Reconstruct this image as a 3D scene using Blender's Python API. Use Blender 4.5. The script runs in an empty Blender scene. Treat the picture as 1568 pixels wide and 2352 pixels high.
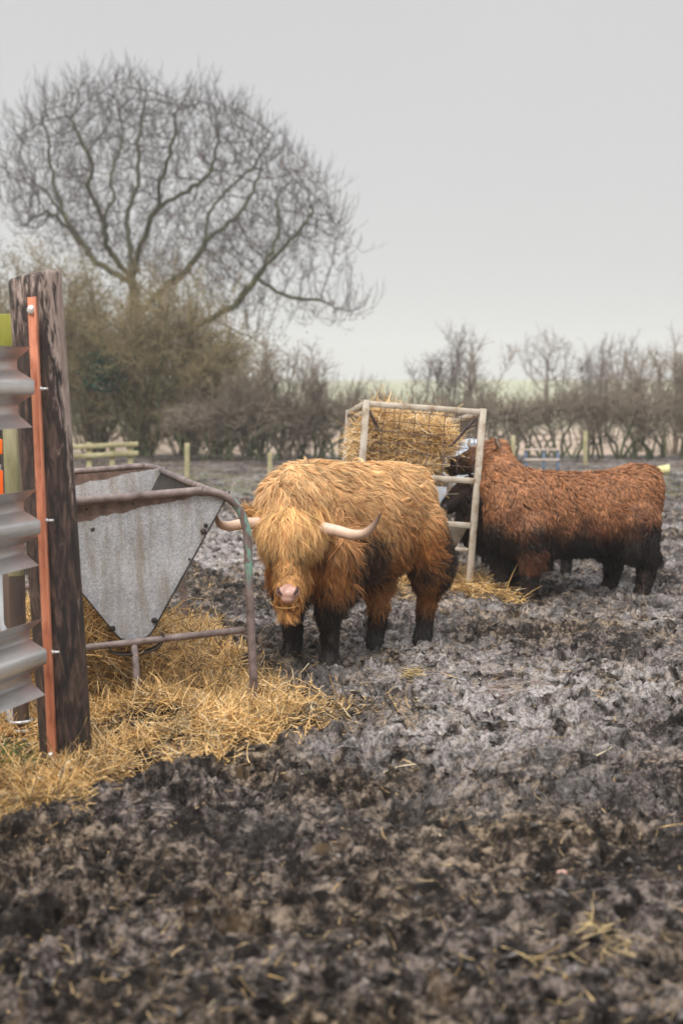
import bpy, bmesh, math, random
import numpy as np
from mathutils import Vector, Matrix, kdtree

random.seed(4)
RNG = np.random.default_rng(11)
scene = bpy.context.scene
COL = scene.collection

# ------------------------------------------------------------------ camera, sky, sun, exposure
CAM_H = 1.65
FPX = 50.0 / 36.0 * 2352.0          # focal length in pixels of a 1568 x 2352 picture
PITCH = math.atan((1176 - 895) / FPX)
cam_data = bpy.data.cameras.new('camera')
cam_data.sensor_fit = 'VERTICAL'
cam_data.sensor_height = 36.0
cam_data.sensor_width = 24.0
cam_data.lens = 50.0
cam_data.clip_start = 0.05
cam_data.clip_end = 5000
cam_data.dof.use_dof = True
cam_data.dof.focus_distance = 8.35
cam_data.dof.aperture_fstop = 1.9
cam_data.dof.aperture_blades = 0
cam = bpy.data.objects.new('camera', cam_data)
COL.objects.link(cam)
cam.location = (0, 0, CAM_H)
cam.rotation_euler = (math.pi / 2 - PITCH, 0, 0)
scene.camera = cam

SUN_EL, SUN_AZ = math.radians(52), math.radians(200)    # high, behind the camera; a broad glow through cloud
world = bpy.data.worlds.new('World')
scene.world = world
world.use_nodes = True
wn = world.node_tree
wn.nodes.clear()
w_out = wn.nodes.new('ShaderNodeOutputWorld')
w_sky = wn.nodes.new('ShaderNodeTexSky')
w_sky.sky_type = 'NISHITA'
w_sky.sun_disc = False
w_sky.sun_elevation = SUN_EL
w_sky.sun_rotation = SUN_AZ
w_b1 = wn.nodes.new('ShaderNodeBackground'); w_b1.inputs[1].default_value = 0.08
wn.links.new(w_sky.outputs[0], w_b1.inputs[0])
w_tc = wn.nodes.new('ShaderNodeTexCoord')
w_sep = wn.nodes.new('ShaderNodeSeparateXYZ')
wn.links.new(w_tc.outputs['Generated'], w_sep.inputs[0])
w_ramp = wn.nodes.new('ShaderNodeValToRGB')
w_ramp.color_ramp.elements[0].position = 0.0
w_ramp.color_ramp.elements[0].color = (0.615, 0.615, 0.615, 1)
w_ramp.color_ramp.elements[1].position = 1.0
w_ramp.color_ramp.elements[1].color = (2.2, 2.21, 2.25, 1)
e = w_ramp.color_ramp.elements.new(0.22); e.color = (0.606, 0.605, 0.606, 1)
e = w_ramp.color_ramp.elements.new(0.42); e.color = (0.592, 0.591, 0.594, 1)
wn.links.new(w_sep.outputs['Z'], w_ramp.inputs[0])
w_cn = wn.nodes.new('ShaderNodeTexNoise'); w_cn.inputs['Scale'].default_value = 1.6
w_cn.inputs['Detail'].default_value = 3
wn.links.new(w_tc.outputs['Generated'], w_cn.inputs['Vector'])
w_cm = wn.nodes.new('ShaderNodeMapRange')
w_cm.inputs[1].default_value = 0.3; w_cm.inputs[2].default_value = 0.7
w_cm.inputs[3].default_value = 0.96; w_cm.inputs[4].default_value = 1.03
wn.links.new(w_cn.outputs[0], w_cm.inputs[0])
w_b2 = wn.nodes.new('ShaderNodeBackground')
wn.links.new(w_ramp.outputs[0], w_b2.inputs[0])
wn.links.new(w_cm.outputs[0], w_b2.inputs[1])
w_mix = wn.nodes.new('ShaderNodeMixShader'); w_mix.inputs[0].default_value = 0.96
wn.links.new(w_b1.outputs[0], w_mix.inputs[1]); wn.links.new(w_b2.outputs[0], w_mix.inputs[2])
wn.links.new(w_mix.outputs[0], w_out.inputs[0])

sun_data = bpy.data.lights.new('sun', 'SUN')
sun_data.energy = 3.0
sun_data.angle = math.radians(35)
sun_data.color = (1.0, 0.965, 0.92)
sun = bpy.data.objects.new('sun', sun_data)
COL.objects.link(sun)
sdir = Vector((math.sin(SUN_AZ) * math.cos(SUN_EL), math.cos(SUN_AZ) * math.cos(SUN_EL), math.sin(SUN_EL)))
sun.rotation_euler = sdir.to_track_quat('Z', 'Y').to_euler()

scene.view_settings.view_transform = 'Standard'
scene.view_settings.look = 'None'
scene.view_settings.gamma = 1.0
scene.view_settings.exposure = 0.12
scene.view_settings.use_curve_mapping = False
scene.render.engine = 'CYCLES'
scene.cycles.use_denoising = True
scene.cycles.max_bounces = 6
scene.cycles.diffuse_bounces = 3
scene.cycles.glossy_bounces = 2
scene.cycles.transmission_bounces = 3
scene.cycles.volume_bounces = 1
scene.cycles.transparent_max_bounces = 6

# ------------------------------------------------------------------ picture <-> place
_c, _s = math.cos(PITCH), math.sin(PITCH)


def P(px, py, Y):
    """the point at depth Y seen at pixel (px, py) of the 1568 x 2352 photograph"""
    u, v = px - 784.0, 1176.0 - py
    d = (u, FPX * _c + v * _s, -FPX * _s + v * _c)
    t = Y / d[1]
    return np.array((d[0] * t, Y, CAM_H + d[2] * t))


def G(px, py, z=0.0):
    u, v = px - 784.0, 1176.0 - py
    d = (u, FPX * _c + v * _s, -FPX * _s + v * _c)
    t = (z - CAM_H) / d[2]
    return np.array((d[0] * t, d[1] * t, z))


def nrm(a):
    a = np.asarray(a, float)
    return a / np.maximum(np.linalg.norm(a, axis=-1, keepdims=True), 1e-9)


def sstep(a, b, x):
    t = np.clip((x - a) / (b - a), 0, 1)
    return t * t * (3 - 2 * t)


def gnoise(x, y, seed=0):
    x = np.asarray(x, float); y = np.asarray(y, float)
    xi, yi = np.floor(x).astype(np.int64), np.floor(y).astype(np.int64)
    xf, yf = x - xi, y - yi

    def g(ix, iy):
        h = (ix * 374761393 + iy * 668265263 + seed * 974634777) & 0x7fffffff
        h = ((h ^ (h >> 13)) * 1274126177) & 0x7fffffff
        a = ((h ^ (h >> 16)) & 0xffff) / 65535.0 * 2 * np.pi
        return np.cos(a), np.sin(a)
    u = xf * xf * xf * (xf * (xf * 6 - 15) + 10)
    v = yf * yf * yf * (yf * (yf * 6 - 15) + 10)
    a0, b0 = g(xi, yi); a1, b1 = g(xi + 1, yi); a2, b2 = g(xi, yi + 1); a3, b3 = g(xi + 1, yi + 1)
    n0 = a0 * xf + b0 * yf
    n1 = a1 * (xf - 1) + b1 * yf
    n2 = a2 * xf + b2 * (yf - 1)
    n3 = a3 * (xf - 1) + b3 * (yf - 1)
    return (n0 * (1 - u) + n1 * u) * (1 - v) + (n2 * (1 - u) + n3 * u) * v * 1.0


def fbm(x, y, seed=0, oct=4):
    s, a, f = 0, 1.0, 1.0
    for k in range(oct):
        s = s + a * gnoise(x * f, y * f, seed + k * 7)
        a *= .5; f *= 2.03
    return s


def in_poly(x, y, poly):
    poly = np.asarray(poly)
    inside = np.zeros(np.shape(x), bool)
    j = len(poly) - 1
    for i in range(len(poly)):
        xi, yi = poly[i][:2]; xj, yj = poly[j][:2]
        c = ((yi > y) != (yj > y)) & (x < (xj - xi) * (y - yi) / (yj - yi + 1e-12) + xi)
        inside ^= c
        j = i
    return inside


# ------------------------------------------------------------------ objects
def tag(o, label=None, cat=None, group=None, kind=None):
    if label: o['label'] = label
    if cat: o['category'] = cat
    if group: o['group'] = group
    if kind: o['kind'] = kind
    return o


def empty(name, loc=(0, 0, 0), rz=0.0, matrix=None):
    o = bpy.data.objects.new(name, None)
    o.empty_display_size = 0.2
    COL.objects.link(o)
    if matrix is not None:
        o.matrix_world = matrix
    else:
        o.location = loc; o.rotation_euler = (0, 0, rz)
    return o


def mesh_np(name, verts, faces, mat=None, parent=None, smooth=False, col=None, colname='tint'):
    verts = np.ascontiguousarray(verts, np.float32).reshape(-1, 3)
    me = bpy.data.meshes.new(name)
    if isinstance(faces, list):
        fl = [np.asarray(f, np.int32) for f in faces if len(f)]
    else:
        fl = [np.asarray(faces, np.int32)]
    me.vertices.add(len(verts))
    me.vertices.foreach_set('co', verts.ravel())
    idx = np.concatenate([f.ravel() for f in fl])
    tot = np.concatenate([np.full(len(f), f.shape[1], np.int32) for f in fl])
    start = np.concatenate([[0], np.cumsum(tot)[:-1]]).astype(np.int32)
    me.loops.add(len(idx)); me.loops.foreach_set('vertex_index', idx)
    me.polygons.add(len(tot)); me.polygons.foreach_set('loop_start', start)
    me.polygons.foreach_set('loop_total', tot)
    if smooth:
        me.polygons.foreach_set('use_smooth', np.ones(len(tot), bool))
    me.update(calc_edges=True)
    if col is not None:
        at = me.color_attributes.new(colname, 'FLOAT_COLOR', 'POINT')
        c4 = np.ones((len(verts), 4), np.float32); c4[:, :3] = np.asarray(col).reshape(-1, 3)
        at.data.foreach_set('color', c4.ravel())
    if mat is not None:
        me.materials.append(mat)
    o = bpy.data.objects.new(name, me)
    COL.objects.link(o)
    if parent is not None:
        o.parent = parent
    return o


class MB:
    """collects pieces of one mesh"""
    def __init__(self):
        self.v, self.q, self.t, self.n = [], [], [], 0

    def add(self, v, q=(), t=()):
        v = np.asarray(v, float).reshape(-1, 3)
        if len(q): self.q.append(np.asarray(q) + self.n)
        if len(t): self.t.append(np.asarray(t) + self.n)
        self.v.append(v); self.n += len(v)
        return self

    def faces(self):
        f = []
        if self.q: f.append(np.concatenate(self.q))
        if self.t: f.append(np.concatenate(self.t))
        return f

    def build(self, name, mat, parent=None, smooth=False, sharp=None):
        o = mesh_np(name, np.concatenate(self.v), self.faces(), mat, parent, smooth)
        if sharp:
            o.data.set_sharp_from_angle(angle=math.radians(sharp))
        return o

    # pieces
    def sweep(self, pts, r, sides=12, cap=True, squash=1.0):
        pts = np.asarray(pts, float); n = len(pts)
        r = np.broadcast_to(np.asarray(r, float), (n,))
        tg = np.zeros_like(pts)
        tg[1:-1] = pts[2:] - pts[:-2]; tg[0] = pts[1] - pts[0]; tg[-1] = pts[-1] - pts[-2]
        tg = nrm(tg)
        a = np.cross(tg[0], (0, 0, 1.0))
        if np.linalg.norm(a) < 1e-3: a = np.cross(tg[0], (1.0, 0, 0))
        a = nrm(a)
        ang = np.arange(sides) / sides * 2 * np.pi
        vs = []
        for i in range(n):
            a = nrm(a - tg[i] * np.dot(a, tg[i]))
            b = np.cross(tg[i], a)
            vs.append(pts[i] + r[i] * (np.cos(ang)[:, None] * a + squash * np.sin(ang)[:, None] * b))
        V = np.concatenate(vs)
        q = []
        for i in range(n - 1):
            for k in range(sides):
                k2 = (k + 1) % sides
                q.append((i * sides + k, i * sides + k2, (i + 1) * sides + k2, (i + 1) * sides + k))
        t = []
        if cap:
            V = np.concatenate([V, pts[:1], pts[-1:]])
            c0, c1 = n * sides, n * sides + 1
            for k in range(sides):
                k2 = (k + 1) % sides
                t.append((c0, k2, k)); t.append((c1, (n - 1) * sides + k, (n - 1) * sides + k2))
        return self.add(V, q, t)

    def capsule(self, p0, p1, r0, r1, sides=14):
        p0, p1 = np.asarray(p0, float), np.asarray(p1, float)
        d = p1 - p0; L = np.linalg.norm(d); d = d / max(L, 1e-9)
        pts, rr = [], []
        for a in (-88, -60, -30):
            pts.append(p0 + d * r0 * math.sin(math.radians(a))); rr.append(r0 * math.cos(math.radians(a)))
        for k in range(5):
            pts.append(p0 + (p1 - p0) * k / 4); rr.append(r0 + (r1 - r0) * k / 4)
        for a in (30, 60, 88):
            pts.append(p1 + d * r1 * math.sin(math.radians(a))); rr.append(r1 * math.cos(math.radians(a)))
        return self.sweep(pts, rr, sides)

    def chain(self, pts, rs):
        for a, b, ra, rb in zip(pts[:-1], pts[1:], rs[:-1], rs[1:]):
            self.capsule(a, b, ra, rb)
        return self

    def bar(self, p0, p1, w, h, up=(0, 0, 1), bevel=0.004, ext=0.0):
        p0, p1 = np.asarray(p0, float), np.asarray(p1, float)
        d = nrm(p1 - p0); p0 = p0 - d * ext; p1 = p1 + d * ext
        s = np.cross(d, up); s = nrm(s); u = np.cross(s, d)
        b = min(bevel, w / 3, h / 3)
        ring = [(-w / 2 + b, -h / 2), (w / 2 - b, -h / 2), (w / 2, -h / 2 + b), (w / 2, h / 2 - b), (w / 2 - b, h / 2),
                (-w / 2 + b, h / 2), (-w / 2, h / 2 - b), (-w / 2, -h / 2 + b)]
        L = np.linalg.norm(p1 - p0)
        V = []
        for t, sc in ((0, 1 - b / max(w, h)), (b, 1), (L - b, 1), (L, 1 - b / max(w, h))):
            for x, y in ring:
                V.append(p0 + d * t + s * x * sc + u * y * sc)
        q = []
        for i in range(3):
            for k in range(8):
                k2 = (k + 1) % 8
                q.append((i * 8 + k, i * 8 + k2, (i + 1) * 8 + k2, (i + 1) * 8 + k))
        V.append(p0); V.append(p1)
        t = []
        for k in range(8):
            k2 = (k + 1) % 8
            t.append((32, k2, k)); t.append((33, 24 + k, 24 + k2))
        return self.add(V, q, t)

    def ball(self, c, r, seg=12, rings=8):
        c = np.asarray(c, float); r = np.broadcast_to(np.asarray(r, float), (3,))
        V = [c + r * (0, 0, 1)]
        for i in range(1, rings):
            th = math.pi * i / rings
            for k in range(seg):
                a = 2 * math.pi * k / seg
                V.append(c + r * np.array((math.sin(th) * math.cos(a), math.sin(th) * math.sin(a), math.cos(th))))
        V.append(c - r * (0, 0, 1))
        q, t = [], []
        for k in range(seg):
            k2 = (k + 1) % seg
            t.append((0, 1 + k, 1 + k2))
            t.append((len(V) - 1, 1 + (rings - 2) * seg + k2, 1 + (rings - 2) * seg + k))
            for i in range(rings - 2):
                a = 1 + i * seg; b = a + seg
                q.append((a + k, b + k, b + k2, a + k2))
        return self.add(V, q, t)


def spline(pts, n=8):
    pts = [np.asarray(p, float) for p in pts]
    pts = [2 * pts[0] - pts[1]] + pts + [2 * pts[-1] - pts[-2]]
    out = []
    for i in range(1, len(pts) - 2):
        p0, p1, p2, p3 = pts[i - 1:i + 3]
        for k in range(n):
            t = k / n
            out.append(.5 * ((2 * p1) + (p2 - p0) * t + (2 * p0 - 5 * p1 + 4 * p2 - p3) * t * t + (3 * p1 - p0 - 3 * p2 + p3) * t ** 3))
    out.append(pts[-2])
    return np.array(out)


def ribbons(C, W, S):
    """C (N,S,3) centre lines, W (N,S) half widths, S (N,S,3) side vectors -> verts, quads"""
    N, K = C.shape[:2]
    V = np.stack([C - S * W[..., None], C + S * W[..., None]], axis=2).reshape(-1, 3)
    base = (np.arange(N) * K * 2)[:, None] + (np.arange(K - 1) * 2)[None, :]
    q = np.stack([base, base + 1, base + 3, base + 2], axis=-1).reshape(-1, 4)
    return V, q


def prisms(A, B, ra, rb, sides=3):
    """tapered open prisms for twigs"""
    A = np.asarray(A, float); B = np.asarray(B, float); N = len(A)
    ra = np.broadcast_to(ra, (N,)); rb = np.broadcast_to(rb, (N,))
    d = nrm(B - A)
    ref = np.where(np.abs(d[:, 2:3]) > .9, np.array([[1.0, 0, 0]]), np.array([[0, 0, 1.0]]))
    u = nrm(np.cross(d, ref)); w = np.cross(d, u)
    V = []
    for k in range(sides):
        a = 2 * math.pi * k / sides
        V.append(np.stack([A + (u * math.cos(a) + w * math.sin(a)) * ra[:, None],
                           B + (u * math.cos(a) + w * math.sin(a)) * rb[:, None]], axis=1))
    V = np.stack(V, axis=2)                       # N,2,sides,3
    b = (np.arange(N) * 2 * sides)[:, None]
    k = np.arange(sides)[None, :]; k2 = (k + 1) % sides
    q = np.stack([b + k, b + k2, b + sides + k2, b + sides + k], axis=-1).reshape(-1, 4)
    return V.reshape(-1, 3), q


# ------------------------------------------------------------------ materials
def new_mat(name):
    m = bpy.data.materials.new(name); m.use_nodes = True
    nt = m.node_tree
    return m, nt, nt.nodes['Principled BSDF'], nt.nodes['Material Output']


def nd(nt, t, **kw):
    n = nt.nodes.new(t)
    for k, v in kw.items():
        if k in n.inputs: n.inputs[k].default_value = v
        else: setattr(n, k, v)
    return n


def ramp(nt, src, stops):
    r = nt.nodes.new('ShaderNodeValToRGB')
    els = r.color_ramp.elements
    while len(els) < len(stops): els.new(0.5)
    for e_, (p, c) in zip(els, stops):
        e_.position = p; e_.color = (*c, 1) if len(c) == 3 else c
    nt.links.new(src, r.inputs[0])
    return r.outputs[0]


def coords(nt, scale=(1, 1, 1), kind='Object'):
    tc = nt.nodes.new('ShaderNodeTexCoord')
    mp = nt.nodes.new('ShaderNodeMapping'); mp.inputs['Scale'].default_value = scale
    nt.links.new(tc.outputs[kind], mp.inputs[0])
    return mp.outputs[0]


def noise(nt, vec, scale, detail=5, rough=.55, dist=0.0):
    n = nd(nt, 'ShaderNodeTexNoise', Scale=scale, Detail=detail, Roughness=rough, Distortion=dist)
    nt.links.new(vec, n.inputs['Vector'])
    return n.outputs[0]


def mixc(nt, fac, a, b, mode='MIX'):
    m = nt.nodes.new('ShaderNodeMix'); m.data_type = 'RGBA'; m.blend_type = mode
    for sock, val in ((m.inputs[0], fac), (m.inputs[6], a), (m.inputs[7], b)):
        if isinstance(val, (int, float)): sock.default_value = val
        elif isinstance(val, tuple): sock.default_value = (*val, 1)
        else: nt.links.new(val, sock)
    return m.outputs[2]


def math_(nt, op, a, b=None, clamp=False):
    m = nt.nodes.new('ShaderNodeMath'); m.operation = op; m.use_clamp = clamp
    for i, v in enumerate((a, b)):
        if v is None: continue
        if isinstance(v, (int, float)): m.inputs[i].default_value = v
        else: nt.links.new(v, m.inputs[i])
    return m.outputs[0]


def bump(nt, bsdf, h, strength=.4, dist=.01):
    b = nd(nt, 'ShaderNodeBump', Strength=strength, Distance=dist)
    nt.links.new(h, b.inputs['Height']); nt.links.new(b.outputs[0], bsdf.inputs['Normal'])


def mat_noise(name, c0, c1, scale=8, rough=.7, stretch=(1, 1, 1), bmp=.3, bdist=.005, metal=0, lo=.35, hi=.65, spec=.4):
    m, nt, b, o = new_mat(name)
    v = coords(nt, stretch)
    n = noise(nt, v, scale)
    nt.links.new(ramp(nt, n, [(lo, c0), (hi, c1)]), b.inputs['Base Color'])
    b.inputs['Roughness'].default_value = rough; b.inputs['Metallic'].default_value = metal
    b.inputs['Specular IOR Level'].default_value = spec
    n2 = noise(nt, v, scale * 5, 4)
    if bmp: bump(nt, b, n2, bmp, bdist)
    return m


def mat_tint(name, rough=.6, spec=.25, transl=.2):
    """uses the colour each strand carries"""
    m, nt, b, o = new_mat(name)
    at = nt.nodes.new('ShaderNodeAttribute'); at.attribute_name = 'tint'
    nt.links.new(at.outputs['Color'], b.inputs['Base Color'])
    b.inputs['Roughness'].default_value = rough
    b.inputs['Specular IOR Level'].default_value = spec
    if transl:
        t = nt.nodes.new('ShaderNodeBsdfTranslucent'); nt.links.new(at.outputs['Color'], t.inputs[0])
        mx = nt.nodes.new('ShaderNodeMixShader'); mx.inputs[0].default_value = transl
        nt.links.new(b.outputs[0], mx.inputs[1]); nt.links.new(t.outputs[0], mx.inputs[2])
        nt.links.new(mx.outputs[0], o.inputs[0])
    return m


def make_mud():
    m, nt, b, o = new_mat('wet_mud')
    v = coords(nt)
    big = noise(nt, v, .55, 4, .6)
    mid = noise(nt, v, 12.0, 8, .74, .12)
    fine = noise(nt, v, 42, 6, .74, .1)
    grey = ramp(nt, mid, [(.42, (.008, .0065, .006)), (.50, (.06, .049, .044)), (.58, (.235, .192, .168))])
    brown = ramp(nt, mid, [(.42, (.008, .006, .0045)), (.50, (.065, .046, .031)), (.58, (.28, .21, .143))])
    base = mixc(nt, ramp(nt, big, [(.43, (0, 0, 0)), (.58, (1, 1, 1))]), grey, brown)
    base = mixc(nt, ramp(nt, fine, [(.40, (.8, .8, .8)), (.5, (0, 0, 0))]), base, (.009, .007, .006))
    slur = noise(nt, v, 2.6, 8, .74, .25)
    base = mixc(nt, ramp(nt, slur, [(.50, (0, 0, 0)), (.60, (.88, .88, .88))]), base, (.011, .0088, .0075))
    dung = noise(nt, v, 3.1, 5, .65, .8)
    base = mixc(nt, ramp(nt, dung, [(.60, (0, 0, 0)), (.70, (.6, .6, .6))]), base, (.11, .068, .030))
    at = nt.nodes.new('ShaderNodeAttribute'); at.attribute_name = 'tint'
    sep = nt.nodes.new('ShaderNodeSeparateColor'); nt.links.new(at.outputs['Color'], sep.inputs[0])
    smear = noise(nt, v, 5.0, 8, .74, .2)
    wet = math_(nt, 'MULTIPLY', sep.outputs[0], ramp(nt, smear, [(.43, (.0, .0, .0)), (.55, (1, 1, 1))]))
    pale = ramp(nt, fine, [(.4, (.11, .096, .092)), (.56, (.46, .412, .388))])  # pale sky sheen of the wet patches, put into the base colour
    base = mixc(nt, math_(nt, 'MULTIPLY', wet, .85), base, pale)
    grass = ramp(nt, fine, [(.4, (.05, .055, .02)), (.6, (.16, .16, .06))])
    gm = math_(nt, 'MULTIPLY', sep.outputs[1], ramp(nt, noise(nt, v, 1.6, 5), [(.48, (0, 0, 0)), (.6, (1, 1, 1))]))
    base = mixc(nt, gm, base, grass)
    nt.links.new(base, b.inputs['Base Color'])
    r = nt.nodes.new('ShaderNodeMapRange')
    r.inputs[3].default_value = .46; r.inputs[4].default_value = .16
    nt.links.new(wet, r.inputs[0])
    rr2 = mixc(nt, sep.outputs[2], r.outputs[0], (.06, .06, .06))
    nt.links.new(rr2, b.inputs['Roughness'])
    sr = nt.nodes.new('ShaderNodeMapRange'); sr.inputs[3].default_value = .10; sr.inputs[4].default_value = .65
    nt.links.new(wet, sr.inputs[0]); nt.links.new(sr.outputs[0], b.inputs['Specular IOR Level'])
    hb = math_(nt, 'ADD', math_(nt, 'MULTIPLY', fine, .6), math_(nt, 'MULTIPLY', noise(nt, v, 95, 4, .7), .35))
    bp = nd(nt, 'ShaderNodeBump', Distance=.016)
    nt.links.new(hb, bp.inputs['Height'])
    nt.links.new(math_(nt, 'SUBTRACT', 1.0, sep.outputs[2]), bp.inputs['Strength'])
    nt.links.new(bp.outputs[0], b.inputs['Normal'])
    return m


def make_galv():
    m, nt, b, o = new_mat('galvanised_sheet')
    v = coords(nt)
    vo = nd(nt, 'ShaderNodeTexVoronoi', Scale=150.0); nt.links.new(v, vo.inputs['Vector'])
    sp = nt.nodes.new('ShaderNodeSeparateColor'); nt.links.new(vo.outputs['Color'], sp.inputs[0])
    n1 = noise(nt, v, 3.5, 6, .6)
    val = math_(nt, 'ADD', math_(nt, 'MULTIPLY', sp.outputs[0], .45), math_(nt, 'MULTIPLY', n1, .75))
    c = ramp(nt, val, [(.25, (.25, .255, .28)), (.55, (.39, .395, .42)), (.85, (.56, .56, .57))])
    # dusty mud film and drips
    dust = noise(nt, coords(nt, (7, 1, .9)), 2.2, 5, .6)
    c = mixc(nt, math_(nt, 'MULTIPLY', ramp(nt, dust, [(.47, (0, 0, 0)), (.68, (1, 1, 1))]), .75), c, (.25, .205, .15))
    # rust band along the top edge with an uneven lower border
    tc = nt.nodes.new('ShaderNodeTexCoord'); sx = nt.nodes.new('ShaderNodeSeparateXYZ')
    nt.links.new(tc.outputs['Object'], sx.inputs[0])
    nz = noise(nt, coords(nt, (1, 1, .6)), 7.0, 4, .5)
    edge = math_(nt, 'ADD', sx.outputs['Z'], math_(nt, 'MULTIPLY', nz, .10))
    tilt = math_(nt, 'MULTIPLY', sx.outputs['X'], .13)
    rm = ramp(nt, math_(nt, 'ADD', edge, tilt), [(.0, (0, 0, 0)), (1.0, (1, 1, 1))])
    rmask = nt.nodes.new('ShaderNodeMapRange'); rmask.interpolation_type = 'SMOOTHSTEP'
    rmask.inputs[1].default_value = 1.176; rmask.inputs[2].default_value = 1.184
    nt.links.new(math_(nt, 'ADD', edge, tilt), rmask.inputs[0])
    c = mixc(nt, rmask.outputs[0], c, ramp(nt, noise(nt, v, 22, 5), [(.35, (.10, .062, .048)), (.65, (.21, .14, .115))]))
    # rust spots
    spot = noise(nt, v, 11, 3, .5)
    c = mixc(nt, ramp(nt, spot, [(.715, (0, 0, 0)), (.735, (1, 1, 1))]), c, (.06, .04, .035))
    nt.links.new(c, b.inputs['Base Color'])
    b.inputs['Metallic'].default_value = .25
    b.inputs['Roughness'].default_value = .5
    bump(nt, b, noise(nt, v, 9, 4), .15, .01)
    return m


def make_tube_paint():
    m, nt, b, o = new_mat('rusty_painted_tube')
    v = coords(nt)
    n = noise(nt, v, 14, 6, .6)
    c = ramp(nt, n, [(.3, (.075, .050, .042)), (.5, (.17, .125, .115)), (.7, (.27, .215, .20))])
    tc = nt.nodes.new('ShaderNodeTexCoord'); sx = nt.nodes.new('ShaderNodeSeparateXYZ')
    nt.links.new(tc.outputs['Object'], sx.inputs[0])
    # what is left of the green paint: right hand leg, upper part
    h = nt.nodes.new('ShaderNodeMapRange'); h.inputs[1].default_value = .58; h.inputs[2].default_value = .72
    nt.links.new(sx.outputs['Z'], h.inputs[0])
    s = nt.nodes.new('ShaderNodeMapRange'); s.inputs[1].default_value = .12; s.inputs[2].default_value = -.02
    nt.links.new(sx.outputs['X'], s.inputs[0])
    y_ = nt.nodes.new('ShaderNodeMapRange'); y_.inputs[1].default_value = .4; y_.inputs[2].default_value = .2
    nt.links.new(sx.outputs['Y'], y_.inputs[0])
    g = math_(nt, 'MULTIPLY', math_(nt, 'MULTIPLY', h.outputs[0], s.outputs[0]), y_.outputs[0])
    gn = noise(nt, coords(nt, (1, 1, .35)), 24, 4, .6)
    g = math_(nt, 'MULTIPLY', g, ramp(nt, gn, [(.52, (0, 0, 0)), (.56, (1, 1, 1))]))
    c = mixc(nt, g, c, (.17, .31, .245))
    nt.links.new(c, b.inputs['Base Color'])
    b.inputs['Roughness'].default_value = .55
    bump(nt, b, noise(nt, v, 60, 4), .3, .003)
    return m


def make_post_wood():
    m, nt, b, o = new_mat('creosoted_timber')
    v = coords(nt, (1, 1, .2))
    n = noise(nt, v, 34, 7, .68, .8)
    n2 = noise(nt, coords(nt, (1, 1, .3)), 5.5, 5, .6)
    c = ramp(nt, n, [(.38, (.008, .007, .008)), (.5, (.034, .020, .016)), (.66, (.125, .076, .058))])
    tc = nt.nodes.new('ShaderNodeTexCoord'); sx = nt.nodes.new('ShaderNodeSeparateXYZ')
    nt.links.new(tc.outputs['Object'], sx.inputs[0])
    top = nt.nodes.new('ShaderNodeMapRange'); top.inputs[1].default_value = 1.0; top.inputs[2].default_value = 2.1
    top.inputs[3].default_value = -.06; top.inputs[4].default_value = .17
    nt.links.new(sx.outputs['Z'], top.inputs[0])
    side = nt.nodes.new('ShaderNodeMapRange'); side.inputs[1].default_value = .03; side.inputs[2].default_value = .11
    side.inputs[3].default_value = 0; side.inputs[4].default_value = .14
    nt.links.new(sx.outputs['X'], side.inputs[0])
    k = math_(nt, 'ADD', math_(nt, 'ADD', math_(nt, 'MULTIPLY', n, .6), math_(nt, 'MULTIPLY', n2, .4)),
              math_(nt, 'ADD', top.outputs[0], side.outputs[0]))
    worn = ramp(nt, k, [(.66, (0, 0, 0)), (.74, (1, 1, 1))])
    c = mixc(nt, worn, c, ramp(nt, n, [(.35, (.17, .115, .095)), (.6, (.36, .285, .25))]))
    nt.links.new(c, b.inputs['Base Color'])
    b.inputs['Roughness'].default_value = .62
    bump(nt, b, n, .5, .012)
    return m


M = {}
M['mud'] = make_mud()
M['galv'] = make_galv()
M['tube'] = make_tube_paint()
M['post'] = make_post_wood()
M['rail'] = mat_noise('guard_rail_zinc', (.30, .295, .295), (.56, .55, .545), 5, .36, (1, .4, 3), .10, .003, .6, lo=.30, hi=.60)
M['zinc'] = mat_noise('bright_zinc', (.5, .5, .5), (.8, .8, .8), 30, .35, bmp=0, metal=.6)
M['orange'] = mat_noise('orange_painted_steel', (.32, .105, .055), (.62, .245, .14), 20, .55, (1, 1, .35), .3, .003, lo=.30, hi=.52)
M['orange2'] = mat_noise('bright_orange_plastic', (.80, .09, .01), (.95, .2, .02), 6, .45, bmp=0)
M['darksteel'] = mat_noise('dark_rusty_steel', (.012, .010, .009), (.05, .036, .03), 14, .6)
M['mosswood'] = mat_noise('mossy_timber', (.13, .125, .05), (.34, .31, .19), 9, .8, (1, 1, .25), .4, .006)
M['mosstop'] = mat_noise('green_algae_timber', (.13, .14, .010), (.28, .27, .045), 9, .8, (1, 1, .25), .4, .006)
M['brownwood'] = mat_noise('brown_timber', (.04, .025, .018), (.13, .085, .062), 9, .8, (1, 1, .2), .4, .006)
M['fencewood'] = mat_noise('yellow_lichen_timber', (.24, .215, .11), (.44, .395, .23), 4, .8, (1, 1, 1), .3, .006)
M['cream'] = mat_noise('cream_rusty_paint', (.27, .19, .12), (.50, .44, .36), 11, .6, (1, 1, 1), .3, .004, lo=.3, hi=.52)
M['wire'] = mat_noise('rusty_wire', (.07, .05, .052), (.15, .105, .10), 30, .6, bmp=0)
M['horn'] = None
M['hide'] = mat_noise('cow_hide', (.20, .085, .022), (.32, .14, .04), 12, .8)
M['hide_dark'] = mat_noise('dark_cow_hide', (.045, .018, .010), (.09, .035, .017), 12, .8)
M['hide_black'] = mat_noise('black_cow_hide', (.014, .009, .007), (.03, .017, .012), 12, .8)
M['nose'] = mat_noise('pink_nose_skin', (.40, .22, .17), (.58, .36, .29), 24, .30, bmp=.3, bdist=.002)
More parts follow.
